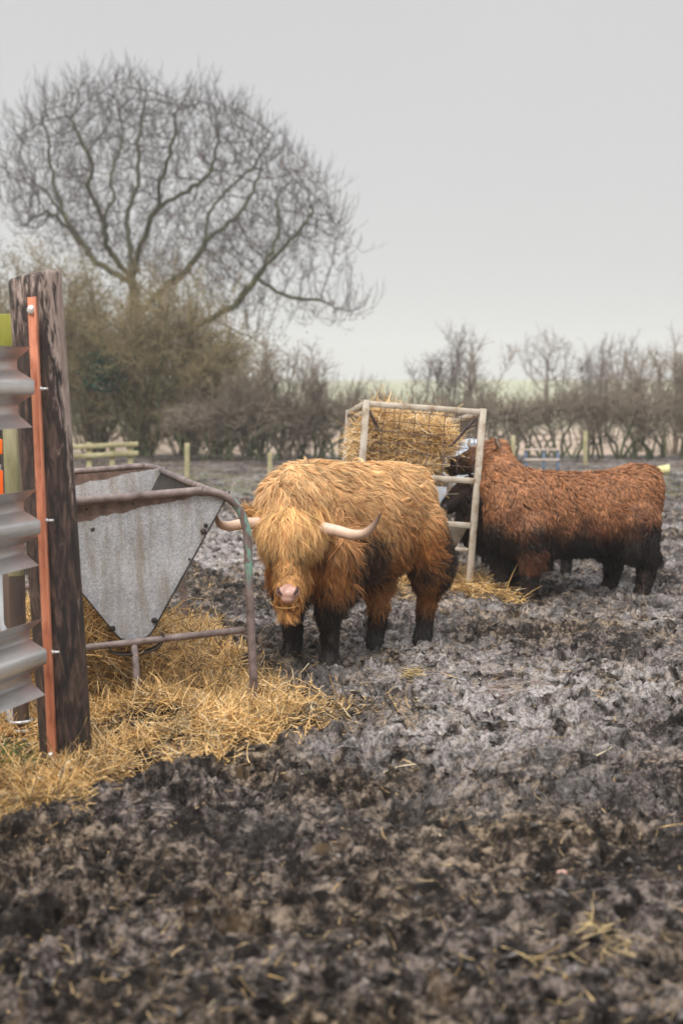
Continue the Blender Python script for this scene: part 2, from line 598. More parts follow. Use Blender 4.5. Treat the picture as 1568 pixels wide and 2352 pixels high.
M['nose_dark'] = mat_noise('dark_nose_skin', (.03, .022, .02), (.07, .05, .045), 30, .4)
M['nostril'] = mat_noise('nostril_skin', (.045, .018, .014), (.09, .04, .03), 30, .5)
M['eye'] = mat_noise('eye_dark', (.006, .004, .003), (.012, .008, .006), 10, .12, bmp=0)
M['hoof'] = mat_noise('muddy_hoof', (.03, .026, .025), (.11, .10, .10), 25, .5)
M['yellow'] = mat_noise('yellow_plastic', (.70, .50, .03), (.82, .62, .08), 10, .4, bmp=0)
M['fur'] = mat_tint('coat_hair', .5, .35, .22)
M['straw'] = mat_tint('dry_straw', .5, .4, .25)
M['bark'] = mat_noise('mossy_bark', (.038, .042, .022), (.10, .11, .052), 6, .85, (1, 1, .4), .4, .02)
M['twig'] = mat_noise('dark_twig_bark', (.042, .036, .036), (.085, .070, .066), 3, .8, bmp=0)
M['thicket_twig'] = mat_noise('olive_twig_bark', (.15, .115, .055), (.33, .26, .135), .9, .85, bmp=0)
M['hedge_stem'] = mat_noise('mossy_hedge_stem', (.05, .062, .03), (.14, .165, .075), 3, .85, bmp=0)
M['hedge_twig'] = mat_noise('hedge_twig_bark', (.15, .12, .09), (.31, .255, .19), .8, .85, bmp=0)
M['pale_twig'] = mat_noise('far_twig_bark', (.12, .10, .09), (.22, .18, .16), 1, .85, bmp=0)
M['leaf'] = mat_tint('small_leaf', .6, .3, .3)
M['tank'] = mat_noise('pale_blue_tank', (.50, .56, .64), (.68, .72, .78), 2, .45, bmp=0)
M['bluesteel'] = mat_noise('blue_paint', (.08, .12, .20), (.16, .21, .30), 8, .55, bmp=0)
M['palewood'] = mat_noise('pale_pinkish_bar', (.42, .33, .28), (.58, .48, .42), 8, .6, bmp=0)
M['pipe'] = mat_noise('pale_plastic_pipe', (.30, .32, .35), (.46, .48, .51), 6, .5, bmp=0)
M['bucket'] = mat_noise('pale_yellow_plastic', (.62, .55, .22), (.74, .68, .36), 6, .5, bmp=0)


def make_horn():
    m, nt, b, o = new_mat('horn_keratin')
    at = nt.nodes.new('ShaderNodeAttribute'); at.attribute_name = 'tint'
    v = coords(nt)
    n = noise(nt, v, 18, 5, .6)
    c = mixc(nt, math_(nt, 'MULTIPLY', ramp(nt, n, [(.4, (0, 0, 0)), (.7, (1, 1, 1))]), .35), at.outputs['Color'], (.30, .20, .14))
    nt.links.new(c, b.inputs['Base Color'])
    b.inputs['Roughness'].default_value = .38
    bump(nt, b, noise(nt, v, 55, 3), .15, .002)
    return m


M['horn'] = make_horn()


def make_field():
    m, nt, b, o = new_mat('field_grass')
    v = coords(nt)
    sx = nt.nodes.new('ShaderNodeSeparateXYZ'); nt.links.new(v, sx.inputs[0])
    n = noise(nt, v, .35, 6, .6)
    n2 = noise(nt, v, 3, 5, .6)
    tan = ramp(nt, n2, [(.35, (.27, .20, .14)), (.65, (.44, .34, .26))])
    green = ramp(nt, n, [(.35, (.22, .23, .14)), (.65, (.34, .34, .22))])
    f = nt.nodes.new('ShaderNodeMapRange'); f.inputs[1].default_value = 62; f.inputs[2].default_value = 85
    nt.links.new(math_(nt, 'ADD', sx.outputs['Y'], math_(nt, 'MULTIPLY', n, 14)), f.inputs[0])
    nt.links.new(mixc(nt, f.outputs[0], tan, green), b.inputs['Base Color'])
    b.inputs['Roughness'].default_value = .9
    bump(nt, b, n2, .6, .05)
    return m


M['field'] = make_field()

# ------------------------------------------------------------------ ground
STRAW_POLY = np.array([G(*p)[:2] for p in [(-700, 1420), (0, 1400), (150, 1370), (400, 1425), (500, 1462), (548, 1530), (650, 1583), (760, 1640),
                                           (725, 1692), (540, 1712), (560, 1748), (350, 1765), (235, 1800), (90, 1862), (0, 1905), (-900, 2000)]])
RACK_POLY = np.array([G(*p)[:2] for p in [(820, 1350), (900, 1320), (1000, 1315), (1080, 1335), (1180, 1388), (1105, 1392), (985, 1380), (840, 1385)]])


def soft_poly(x, y, poly, w):
    m = 0
    for k in range(9):
        a = k * 2.4; r = w * math.sqrt(k / 9)
        m = m + in_poly(x + r * math.cos(a), y + r * math.sin(a), poly)
    return m / 9.0


def straw_mask(x, y):
    wx, wy = .14 * fbm(x * 2.2, y * 2.2, 31, 3), .22 * fbm(x * 2.2, y * 2.2, 37, 3)
    return soft_poly(x + wx, y + wy, STRAW_POLY, .16)


HEAPS = [(G(345, 1640), .14, .20), (G(695, 1652), .12, .14), (G(455, 1660), .08, .17), (G(520, 1700), .05, .12), (G(300, 1480), .06, .5), (G(540, 1690), .05, .2),
         (G(470, 1470), .04, .3), (G(400, 1700), .04, .2)]


def heap_z(x, y):
    z = 0
    for c, h, r in HEAPS:
        z = z + h * np.exp(-(((x - c[0]) / r) ** 2 + ((y - c[1]) / (r * 1.15)) ** 2))
    return z


RB = G(1075, 1372)


def rack_heap(x, y):
    return .075 * np.exp(-(((x - RB[0] + .25) / .5) ** 2 + ((y - RB[1] - .1) / .55) ** 2))


FEET = []      # hollows trodden by the hooves are left flat


def hoof_prints(x, y, cell=.26):
    """deep oval prints with a squeezed up rim, one here and there"""
    ix, iy = np.floor(x / cell).astype(np.int64), np.floor(y / cell).astype(np.int64)
    z = np.zeros(np.shape(x))
    for dx in (-1, 0, 1):
        for dy in (-1, 0, 1):
            jx, jy = ix + dx, iy + dy
            h = (jx * 73856093 ^ jy * 19349663) & 0x7fffffff
            h = ((h ^ (h >> 13)) * 1274126177) & 0x7fffffff
            a, b, c, d = (h & 255) / 255., ((h >> 8) & 255) / 255., ((h >> 16) & 255) / 255., ((h >> 5) & 255) / 255.
            ex, ey = x - (jx + .15 + .7 * a) * cell, y - (jy + .15 + .7 * b) * cell
            th = c * 6.28
            u, v = ex * np.cos(th) + ey * np.sin(th), -ex * np.sin(th) + ey * np.cos(th)
            q = np.sqrt((u / .072) ** 2 + (v / .050) ** 2) + .22 * gnoise(x * 21, y * 21, 44)
            dep = np.where(d < .66, .045 + .06 * c, 0)
            z = z - dep * sstep(1.0, .6, q) + .35 * dep * np.exp(-((q - 1.25) / .25) ** 2)
    return z


def mud_z(x, y):
    wx = x + .09 * gnoise(x * 4, y * 4, 3) + .03 * gnoise(x * 13, y * 13, 13)
    wy = y + .09 * gnoise(x * 4 + 9, y * 4, 4) + .03 * gnoise(x * 13, y * 13 + 5, 14)
    amp = .55 + .75 * sstep(-.3, .4, fbm(x * .6, y * .6, 21, 3))
    z = .03 * gnoise(x * .7, y * .7, 1) + .03 * gnoise(x * 1.9, y * 1.9, 2)

    def slab(f, sd, lo, hi):
        """flat topped lumps with steep sided gaps between them"""
        return sstep(lo, hi, gnoise(wx * f, wy * f * 1.25, sd)) - 1
    z = z + amp * (.062 * slab(3.7, 5, -.34, .10) + .056 * slab(8.3, 6, -.30, .08) + .036 * slab(17, 8, -.28, .10) + .015 * slab(33, 12, -.28, .12))
    z = z + .012 * gnoise(wx * 12, wy * 12, 18) + .006 * gnoise(wx * 45, wy * 45, 15)
    return z + hoof_prints(x, y) + .052


def water_level(x, y):
    """hoof prints in the wettest places hold water"""
    w = fbm(x * .8, y * .8, 83, 2) + .5 * np.exp(-(((x - .9) / 1.2) ** 2 + ((y - 7.6) / 1.6) ** 2)) + .7 * np.exp(-(((x - 3.2) / 1.3) ** 2 + ((y - 11.5) / 1.2) ** 2)) \
        + .55 * np.exp(-(((x - .45) / .6) ** 2 + ((y - 9.0) / .7) ** 2))
    return -.085 + .090 * sstep(.05, .7, w)


def ground_z(x, y):
    m = straw_mask(x, y)
    flat = 1 - .55 * m
    return mud_z(x, y) * flat - .035 * m + heap_z(x, y) * .8 + rack_heap(x, y)


NR, NC = 1500, 900
rr = 2.4 * np.exp(np.linspace(0, math.log(36 / 2.4), NR))
uu = np.linspace(-.62, .62, NC)
GY = np.repeat(rr[:, None], NC, 1)
GX = GY * uu[None, :]
GZ = ground_z(GX, GY)
far_fade = 1 - sstep(20, 33, GY)
WL = water_level(GX, GY)
pud = sstep(.004, -.002, GZ - WL) * (straw_mask(GX, GY) < .05)
GZ = np.where(pud > .5, np.maximum(GZ, WL), GZ)
GZ = GZ * (0.35 + .65 * far_fade)
def bl(cx_, cy_, rx, ry): return np.exp(-(((GX - cx_) / rx) ** 2 + ((GY - cy_) / ry) ** 2))


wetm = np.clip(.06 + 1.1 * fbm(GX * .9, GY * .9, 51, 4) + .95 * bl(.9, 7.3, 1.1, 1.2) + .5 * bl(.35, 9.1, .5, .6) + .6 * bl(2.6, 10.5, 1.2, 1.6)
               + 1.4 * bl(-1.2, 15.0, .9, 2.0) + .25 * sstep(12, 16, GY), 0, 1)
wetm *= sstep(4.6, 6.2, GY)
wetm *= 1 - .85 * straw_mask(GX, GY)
grm = sstep(20, 23, GY) * sstep(31, 27, GY) * .7
fi, fj = np.meshgrid(np.arange(NR - 1), np.arange(NC - 1), indexing='ij')
a = (fi * NC + fj).ravel()
gq = np.stack([a, a + 1, a + NC + 1, a + NC], 1)
gcol = np.stack([wetm, grm, pud], -1)
ground = mesh_np('ground', np.stack([GX, GY, GZ], -1), gq, M['mud'], None, True, gcol)
tag(ground, kind='structure')
print('puddle share', float((pud > .5).mean()), 'ground', float(GZ.mean()))

# the land beyond: one wide sheet to the horizon, rising gently behind the hedge
fx = np.concatenate([np.linspace(-1500, -80, 16), np.linspace(-60, 60, 41), np.linspace(80, 1500, 16)])
fy = np.concatenate([np.linspace(-300, 0, 4), np.linspace(10, 100, 46), np.linspace(120, 420, 31), np.linspace(500, 2500, 12)])
FX, FY = np.meshgrid(fx, fy)
FZ = -.22 + .14 * sstep(31, 36, FY) + 3.8 * sstep(70, 330, FY) + 10 * sstep(500, 2500, FY) * 0
FZ = FZ + .5 * sstep(60, 300, FY) * gnoise(FX * .011, FY * .011, 5) * 2
n1, n2 = FX.shape
fi, fj = np.meshgrid(np.arange(n1 - 1), np.arange(n2 - 1), indexing='ij')
a = (fi * n2 + fj).ravel()
field = mesh_np('field', np.stack([FX, FY, FZ], -1), np.stack([a, a + 1, a + n2 + 1, a + n2], 1), M['field'], None, True)
tag(field, kind='structure')


# ------------------------------------------------------------------ straw
def make_blades(pos, nrmv, n_len, width, cols, seed, swirl=2.0, lift=.12, curl=.5, segs=5):
    """bent stalks lying at pos; neighbouring stalks share a direction so the straw mats together"""
    r = np.random.default_rng(seed)
    N = len(pos)
    ang = 5.0 * fbm(pos[:, 0] * swirl, pos[:, 1] * swirl, seed, 3) + r.normal(0, .75, N) + r.integers(0, 2, N) * math.pi
    d = np.stack([np.cos(ang), np.sin(ang), r.normal(0, lift, N) + lift * .5], 1)
    d = nrm(d - nrmv * np.sum(d * nrmv, 1, keepdims=True) * .8)
    L = n_len * np.clip(r.lognormal(-.1, .45, N), .25, 2.2)
    C = np.zeros((N, segs, 3)); S = np.zeros((N, segs, 3))
    p = pos.copy()
    k1 = r.normal(0, curl, N); k2 = r.normal(0, curl * .5, N)
    step = L / (segs - 1)
    p = p - d * (L * .5)[:, None]
    for i in range(segs):
        C[:, i] = p
        side = nrm(np.cross(d, nrmv + r.normal(0, .5, (N, 3))))
        S[:, i] = side
        ca = k1 * 2.0 / segs; cz = k2 * 2.0 / segs
        nd_ = d + np.cross(nrmv, d) * ca[:, None] + nrmv * cz[:, None]
        d = nrm(nd_)
        p = p + d * step[:, None]
    W = np.outer(width * np.clip(r.normal(1, .3, N), .4, 2), np.linspace(1, .6, segs))
    V, q = ribbons(C, W, S)
    return V, q, np.repeat(cols, segs * 2, 0)


def straw_cols(N, r, dirty=.2):
    t = r.random(N)[:, None]
    c = (1 - t) * np.array((.70, .415, .135)) + t * np.array((.92, .635, .29))
    pale = r.random(N) < .15
    c[pale] = np.array((.80, .66, .42))
    dk = r.random(N) < dirty
    c[dk] = np.array((.20, .125, .050)) * (.5 + r.random(dk.sum())[:, None])
    return c * r.uniform(.75, 1.12, N)[:, None]


r = np.random.default_rng(5)
x0, y0 = STRAW_POLY.min(0) - .4; x1, y1 = STRAW_POLY.max(0) + .4
x0 = max(x0, -3.2)
NB = 300000
px_, py_ = r.uniform(x0, x1, NB), r.uniform(y0, min(y1, 11.5), NB)
mk = straw_mask(px_, py_)
bare = sstep(7.2, 6.3, py_) * .30 + .55 * np.exp(-(((px_ + 1.0) / .22) ** 2 + ((py_ - 6.9) / .18) ** 2))
keep = r.random(NB) < mk ** 1.3 * (.12 + .88 * sstep(-.30, .25, fbm(px_ * 3, py_ * 3, 77, 3) + .28 * mk - bare))
px_, py_ = px_[keep], py_[keep]
gz = ground_z(px_, py_)
lump = .045 * np.abs(gnoise(px_ * 4.5, py_ * 4.5, 91)) + .03 * np.abs(gnoise(px_ * 10, py_ * 10, 92))
lay = r.random(len(px_)) ** 1.5 * (.03 * straw_mask(px_, py_)) + (lump - .012) * straw_mask(px_, py_)
pos = np.stack([px_, py_, gz + .012 + lay], 1)
e_ = .03
gn = nrm(np.stack([-(ground_z(px_ + e_, py_) - ground_z(px_ - e_, py_)) / (2 * e_) * .6,
                   -(ground_z(px_, py_ + e_) - ground_z(px_, py_ - e_)) / (2 * e_) * .6, np.ones_like(px_)], 1))
dirtiness = .12 + .35 * (1 - straw_mask(px_, py_))
cols = straw_cols(len(px_), r, .27) * np.clip(1.0 + .6 * fbm(px_ * 3.5, py_ * 3.5, 95, 3), .35, 1.15)[:, None]
V, q, c = make_blades(pos, gn, .13, .0025, cols, 5, 2.6, .13, .9, 6)
tag(mesh_np('straw', V, q, M['straw'], None, False, c), 'golden straw trodden into a thick mat around and under the metal trough', 'straw', kind='stuff')

# straw round the foot of the hay rack and thin bits scattered over the mud
NB = 26000
px_, py_ = r.uniform(-.2, 1.6, NB), r.uniform(10.2, 13.5, NB)
mk = soft_poly(px_ + .12 * fbm(px_ * 2, py_ * 2, 5, 2), py_ + .25 * fbm(px_ * 2, py_ * 2, 6, 2), RACK_POLY, .2)
keep = r.random(NB) < mk
px_, py_ = px_[keep], py_[keep]
pos = np.stack([px_, py_, ground_z(px_, py_) + .012 + r.random(len(px_)) * .05], 1)
V, q, c = make_blades(pos, np.tile((0, 0, 1.0), (len(px_), 1)), .18, .0032, straw_cols(len(px_), r, .2), 8, 2.0, .2, .6)
tag(mesh_np('fallen_hay', V, q, M['straw'], None, False, c), 'pale hay spilt on the mud at the foot of the cream hay rack', 'hay', kind='stuff')

NB = 5200
px_ = np.concatenate([r.uniform(-2.6, 3.2, 3600), r.normal(-.15, .45, 1600)])
py_ = np.concatenate([3.2 + 12 * r.random(3600) ** 1.6, r.normal(7.6, .55, 1600)])
keep = (r.random(NB) < sstep(-.2, .5, fbm(px_ * 1.2, py_ * 1.2, 41, 3) + .1 + .35 * np.exp(-((px_ + .2) ** 2 + (py_ - 7.6) ** 2))))
px_, py_ = px_[keep], py_[keep]
pos = np.stack([px_, py_, ground_z(px_, py_) + .006], 1)
cc = straw_cols(len(px_), r, .55)
cc = cc * np.where(r.random(len(px_)) < .7, .55, .9)[:, None]
# a small bunch lying in the right foreground, and a tuft in front of the cow
for (bx, by, nb_, sp, ln) in ((1375, 2180, 26, .05, .8), (1405, 2240, 8, .04, .6), (945, 1560, 90, .035, .5), (700, 2230, 4, .1, .6), (1010, 2000, 3, .05, .6), (1215, 2240, 5, .08, .6)):
    g = G(bx, by)
    q_ = np.stack([g[0] + r.normal(0, sp, nb_), g[1] + r.normal(0, sp, nb_)], 1)
    pos = np.concatenate([pos, np.stack([q_[:, 0], q_[:, 1], ground_z(q_[:, 0], q_[:, 1]) + .02], 1)])
    cc = np.concatenate([cc, np.tile((.58, .43, .20), (nb_, 1)) * r.uniform(.7, 1.1, nb_)[:, None]])
V, q, c = make_blades(pos, np.tile((0, 0, 1.0), (len(pos), 1)), .10, .0026, cc, 9, 3.0, .08, .4)
NB = 34000
py2 = 2.9 * np.exp(r.random(NB) * math.log(16 / 2.9)); px2 = py2 * r.uniform(-.36, .36, NB)
keep = r.random(NB) < .12 + .5 * sstep(-.1, .45, fbm(px2 * 1.1, py2 * 1.1, 43, 3)) + .8 * np.exp(-(((px2 + .15) / .55) ** 2 + ((py2 - 7.7) / .9) ** 2)) + .25 * sstep(5, 4, py2)
px2, py2 = px2[keep], py2[keep]; n2_ = len(px2)
p2 = np.stack([px2, py2, ground_z(px2, py2) + .006], 1)
c2_ = np.where(r.random((n2_, 1)) < .3, np.array((.52, .37, .18)), np.where(r.random((n2_, 1)) < .5, np.array((.22, .15, .08)), np.array((.06, .042, .028)))) * r.uniform(.6, 1.2, (n2_, 1))
V2, q2, cc2 = make_blades(p2, nrm(np.tile((0, 0, 1.0), (n2_, 1)) + r.normal(0, .35, (n2_, 3))), .042, .0017, c2_, 19, 4.0, .18, .9, 4)
V, q, c = np.concatenate([V, V2]), np.concatenate([q, q2 + len(V)]), np.concatenate([c, cc2])
tag(mesh_np('loose_straw', V, q, M['straw'], None, False, c), 'stray wisps of straw scattered over the churned mud', 'straw', kind='stuff')

# churned clods: wet crumbs sitting on the mud sheet
NB = 26000
cy_ = 3.0 * np.exp(r.random(NB) * math.log(15 / 3.0)); cx_ = cy_ * r.uniform(-.36, .36, NB)
keep = (straw_mask(cx_, cy_) < .35) & (r.random(NB) < .25 + sstep(-.25, .3, fbm(cx_ * 1.5, cy_ * 1.5, 61, 3)))
cx_, cy_ = cx_[keep], cy_[keep]; n_ = len(cx_)
cz_ = ground_z(cx_, cy_)
oct_ = np.array([(1, 0, 0), (-1, 0, 0), (0, 1, 0), (0, -1, 0), (0, 0, 1), (0, 0, -1.)])
of_ = np.array([(0, 2, 4), (2, 1, 4), (1, 3, 4), (3, 0, 4), (2, 0, 5), (1, 2, 5), (3, 1, 5), (0, 3, 5)])
sz = np.clip(r.lognormal(-4.85, .5, n_), .003, .02)
a_ = r.random(n_) * 6.28
v_ = oct_[None] * r.uniform(.5, 1.5, (n_, 6, 1)) * np.stack([r.uniform(.8, 2.0, n_), r.uniform(.6, 1.1, n_), r.uniform(.35, .9, n_)], 1)[:, None, :]
v_ = v_ + r.normal(0, .25, v_.shape)
ca_, sa_ = np.cos(a_)[:, None], np.sin(a_)[:, None]
v_ = np.stack([v_[..., 0] * ca_ - v_[..., 1] * sa_, v_[..., 0] * sa_ + v_[..., 1] * ca_, v_[..., 2]], -1) * sz[:, None, None]
v_ = v_ + np.stack([cx_, cy_, cz_ + sz * .2], 1)[:, None, :]
cl = mesh_np('mud_clods', v_.reshape(-1, 3), (of_[None] + (np.arange(n_) * 6)[:, None, None]).reshape(-1, 3), M['mud'], None, True,
             np.repeat(np.stack([np.clip(r.normal(.15, .25, n_), 0, 1), np.zeros(n_), np.zeros(n_)], 1), 6, 0))
tag(cl, 'dark wet clods of mud thrown up all over the trodden paddock', 'mud clods', kind='stuff')
# green grass at the left edge
NB = 900
g0 = G(-10, 1755)
pos = np.stack([g0[0] + r.normal(0, .10, NB), g0[1] + r.normal(0, .14, NB), np.zeros(NB)], 1)
pos[:, 2] = ground_z(pos[:, 0], pos[:, 1]) + .02
cols = np.tile((.10, .16, .03), (NB, 1)) * r.uniform(.5, 1.6, NB)[:, None]
V, q, c = make_blades(pos, np.tile(nrm(np.array((.3, -.2, .3))), (NB, 1)), .07, .0018, cols, 14, 6, .5, .6)
tag(mesh_np('grass', V, q, M['leaf'], None, False, c), 'short green grass poking through straw at the left edge', 'grass', kind='stuff')


# ------------------------------------------------------------------ guard rail fence post and rails (left foreground)
def frame_matrix(o, ex, ey, ez):
    m = Matrix.Identity(4)
    for i in range(3):
        m[i][0], m[i][1], m[i][2], m[i][3] = ex[i], ey[i], ez[i], o[i]
    return m


POST_Y = 6.36
pb = P(153, 1745, POST_Y); pt = P(82, 632, POST_Y)
pz = nrm(pt - pb); pxv = nrm(np.array((1, 0, 0)) - pz * pz[0]); pyv = np.cross(pz, pxv)
PL = np.linalg.norm(pt - pb)
PMAT = frame_matrix(pb, pxv, pyv, pz)
mb = MB()
hts = np.concatenate([[-.15], np.linspace(0, PL - .02, 34), [PL - .006, PL]])
sides = 40
V = []
for i, h in enumerate(hts):
    sc = 1.0 if i < len(hts) - 2 else (.975 if i == len(hts) - 2 else .93)
    for k in range(sides):
        an = 2 * math.pi * k / sides
        rad = .117 * sc * (1 + .02 * math.sin(3 * an + h * 2) + .022 * float(gnoise(an * 3 + 7, h * 1.5, 3)) + .03 * float(gnoise(math.cos(an) * 6, h * .4 + math.sin(an) * 6, 9)))
        top = .018 * math.cos(an) if i >= len(hts) - 3 else 0
        V.append((rad * math.cos(an), rad * math.sin(an), h + top))
V.append((0, 0, PL + .004))
q = []
for i in range(len(hts) - 1):
    for k in range(sides):
        k2 = (k + 1) % sides
        q.append((i * sides + k, i * sides + k2, (i + 1) * sides + k2, (i + 1) * sides + k))
t = [(len(V) - 1, (len(hts) - 1) * sides + k, (len(hts) - 1) * sides + (k + 1) % sides) for k in range(sides)]
mb.add(V, q, t)
post = mb.build('fence_post', M['post'], None, True, 50)
post.matrix_world = PMAT
tag(post, 'thick dark round timber fence post with peeling pale patches carrying the orange strip', 'fence post')


def on_post(px, py, dy):
    """a world point in front of the post's axis plane by dy"""
    return P(px, py, POST_Y - dy)


# orange angle iron bolted down the front of the post
a0, a1 = on_post(131, 1752, .128), on_post(84, 682, .128)
az = nrm(a1 - a0)
ang = empty('angle_iron', matrix=frame_matrix(a0, nrm(np.array((1, 0, 0)) - az * az[0]), np.cross(az, nrm(np.array((1, 0, 0)) - az * az[0])), az))
tag(ang, 'orange painted steel angle strip bolted upright down the dark post', 'steel strip')
AL = np.linalg.norm(a1 - a0)
mb = MB()
mb.bar((0, -.018, 0), (0, -.018, AL), .006, .046, up=(0, 1, 0), bevel=.001)     # the flange that stands off the post
mb.build('standing_flange', M['orange'], ang)
mb = MB(); mb.bar((-.0215, .004, 0), (-.0215, .004, AL), .037, .005, up=(0, 1, 0), bevel=.001)
mb.build('flat_flange', M['orange'], ang)
for h in (AL - .055, .03):
    mb = MB(); mb.ball((-.022, -.004, h), (.021, .012, .021), 14, 8)
    mb.build('bolt_head', M['zinc'], ang, True)
for pyx, pyy in ((96, 893), (111, 1195), (124, 1497)):
    w = on_post(pyx, pyy, .14)
    h = float(np.dot(w - a0, az))
    mb = MB(); mb.sweep([(.004, -.022, h), (.022, -.022, h), (.038, -.022, h)], [.006, .0055, .005], 8)
    mb.sweep([(.003, -.022, h), (.012, -.022, h)], .010, 6)
    mb.build('bolt', M['zinc'], ang, False)

# three galvanised guard rails running from the post towards the camera
RD = nrm(np.array((-.30, -1.0, 0.0)))          # along the rail, towards the camera
RN = np.array((-RD[1], RD[0], 0)) * 1.0
RN = RN if RN[0] > 0 else -RN                  # the way the middle ridge bulges
prof = [(-.5, .070), (-.485, .062), (-.36, .008), (-.34, .002), (-.32, .0), (-.24, .0), (-.22, .002), (-.20, .008), (-.105, .068), (-.085, .077), (-.06, .080)]
prof = prof + [(-a_, b_) for a_, b_ in reversed(prof)]
for k, (ex_, yt, yb, ph) in enumerate(((79, 797, 981, 'topmost'), (92, 1117, 1292, 'middle'), (109, 1413, 1588, 'lowest'))):
    Ye = POST_Y - .20
    top, bot = P(ex_, yt, Ye), P(ex_ , yb, Ye)
    zc, hh = (top[2] + bot[2]) / 2, (top[2] - bot[2])
    E = np.array((top[0] - .074, Ye, zc))
    mb = MB()
    ns = 26
    V, Vb = [], []
    th = .0035
    for i in range(ns):
        s = 3.4 * i / (ns - 1)
        wob = .003 * math.sin(s * 2.1 + k * 2)
        sag = -.012 * math.sin(s * .9 + k)
        for (zz, dd) in prof:
            b_ = E + RD * s + RN * (dd + wob) + np.array((0, 0, zz * hh + sag))
            V.append(b_); Vb.append(b_ - RN * th)
    np_ = len(prof)
    q = []
    n0 = ns * np_
    for i in range(ns - 1):
        for j in range(np_ - 1):
            a_ = i * np_ + j
            q.append((a_, a_ + np_, a_ + np_ + 1, a_ + 1))
            q.append((n0 + a_, n0 + a_ + 1, n0 + a_ + np_ + 1, n0 + a_ + np_))
    for j in range(np_ - 1):
        q.append((j, j + 1, n0 + j + 1, n0 + j))
    for i in range(ns - 1):
        for j in (0, np_ - 1):
            a_ = i * np_ + j
            q.append((a_, n0 + a_, n0 + a_ + np_, a_ + np_))
    mb.add(V + Vb, q)
    rl = mb.build('guard_rail', M['rail'], None, True, 40)
    tag(rl, ['topmost of three galvanised corrugated guard rails ending at the dark post',
             'middle of three galvanised corrugated guard rails ending at the dark post',
             'lowest galvanised corrugated guard rail ending at the dark post, nearest the straw'][k], 'guard rail', 'guard rails of the left fence')

# second, slimmer timber post behind the rails
b2, t2 = P(52, 1712, 6.75), P(17, 722, 6.75)
sp = empty('timber_post', loc=tuple(b2))
tag(sp, 'slim square timber post with green algae on top, behind the guard rails', 'fence post')
mid = b2 + (t2 - b2) * .82
low = b2 + (t2 - b2) * .40
mb = MB(); mb.bar(low - b2, mid - b2, .064, .075, up=(0, 1, 0)); mb.build('upper_shaft', M['mosswood'], sp)
mb = MB(); mb.bar(mid - b2, t2 - b2, .066, .077, up=(0, 1, 0)); mb.build('mossy_top', M['mosstop'], sp)
mb = MB(); mb.bar((0, 0, -.1), low - b2, .062, .073, up=(0, 1, 0)); mb.build('lower_shaft', M['brownwood'], sp)
for py in (1655, 1675, 1690):
    c = b2 + (t2 - b2) * ((1712 - py) / 990.0) - b2
    mb = MB()
    mb.sweep([c + np.array((math.cos(a_) * .05, math.sin(a_) * .055, .006 * math.sin(a_ + py))) for a_ in np.linspace(0, 2 * math.pi, 15)], .008, 6)
    mb.build('wire_wrap', M['zinc'], sp, True)
# brown plank beside it
b3 = P(40, 1600, 6.95); t3 = P(32, 1300, 6.95)
mb = MB(); mb.bar((b3[0], b3[1], -.05), t3, .10, .05, up=(0, 1, 0))
pk = mb.build('timber_stake', M['brownwood'])
tag(pk, 'short brown timber stake standing behind the two lower guard rails', 'stake')
# orange and black thing seen between the upper rails
ob = P(17, 1120, 7.1)
og = empty('gate', loc=(ob[0], ob[1], 0))
tag(og, 'black framed gate end with bright orange panels behind the rails at left edge', 'gate')
mb = MB(); mb.bar((.0, 0, 0), (.0, 0, 1.46), .045, .05, up=(0, 1, 0)); mb.bar((-.4, 0, 0), (-.4, 0, 1.46), .045, .05, up=(0, 1, 0))
for z_ in (.18, .62, 1.02, 1.30, 1.44):
    mb.bar((-.38, 0.002, z_), (-.02, 0.002, z_), .03, .04)
mb.build('gate_frame', M['darksteel'], og)
for z0_, z1_ in ((1.075, 1.25), (1.33, 1.405), (.24, .3)):
    mb = MB(); mb.bar((-.19, -.02, z0_), (-.19, -.02, z1_), .36, .012, up=(0, 1, 0)); mb.build('orange_panel', M['orange2'], og)
# pale pipe
mb = MB()
mb.sweep(spline([P(-6, 1290, 7.0), P(4, 1350, 6.98), P(16, 1500, 6.92), P(26, 1640, 6.88), P(33, 1712, 6.85)], 6), .022, 10)
tag(mb.build('water_pipe', M['pipe'], None, True), 'pale plastic water pipe running down beside the mossy post', 'pipe')

# ------------------------------------------------------------------ cattle trough
TO = G(585, 1603)
far = G(425, 1433)
ax = np.array((far[0] - TO[0], far[1] - TO[1], 0)); TL = np.linalg.norm(ax); ax = ax / TL
en = np.array((-ax[1], ax[0], 0)); en = nrm(en + np.array((0, 0, -.068)))
up = np.cross(en, ax); up = up if up[2] > 0 else -up
tro = empty('cattle_trough', matrix=frame_matrix(TO, en, ax, up))
tag(tro, 'rusty tube framed galvanised feed trough with V shaped end standing in straw', 'trough')
W = 1.215; SW = W / 2
R = .022


def arch_path():
    pts = [(.004, -.12), (-.002, .15), (-.013, .55), (-.024, .86)]
    bend = [(-.016, .945), (.003, 1.01), (.035, 1.06), (.080, 1.098), (.135, 1.122), (.20, 1.135), (.27, 1.138)]
    p = pts + bend
    return p + [(W - s_, h_) for s_, h_ in reversed(p)]


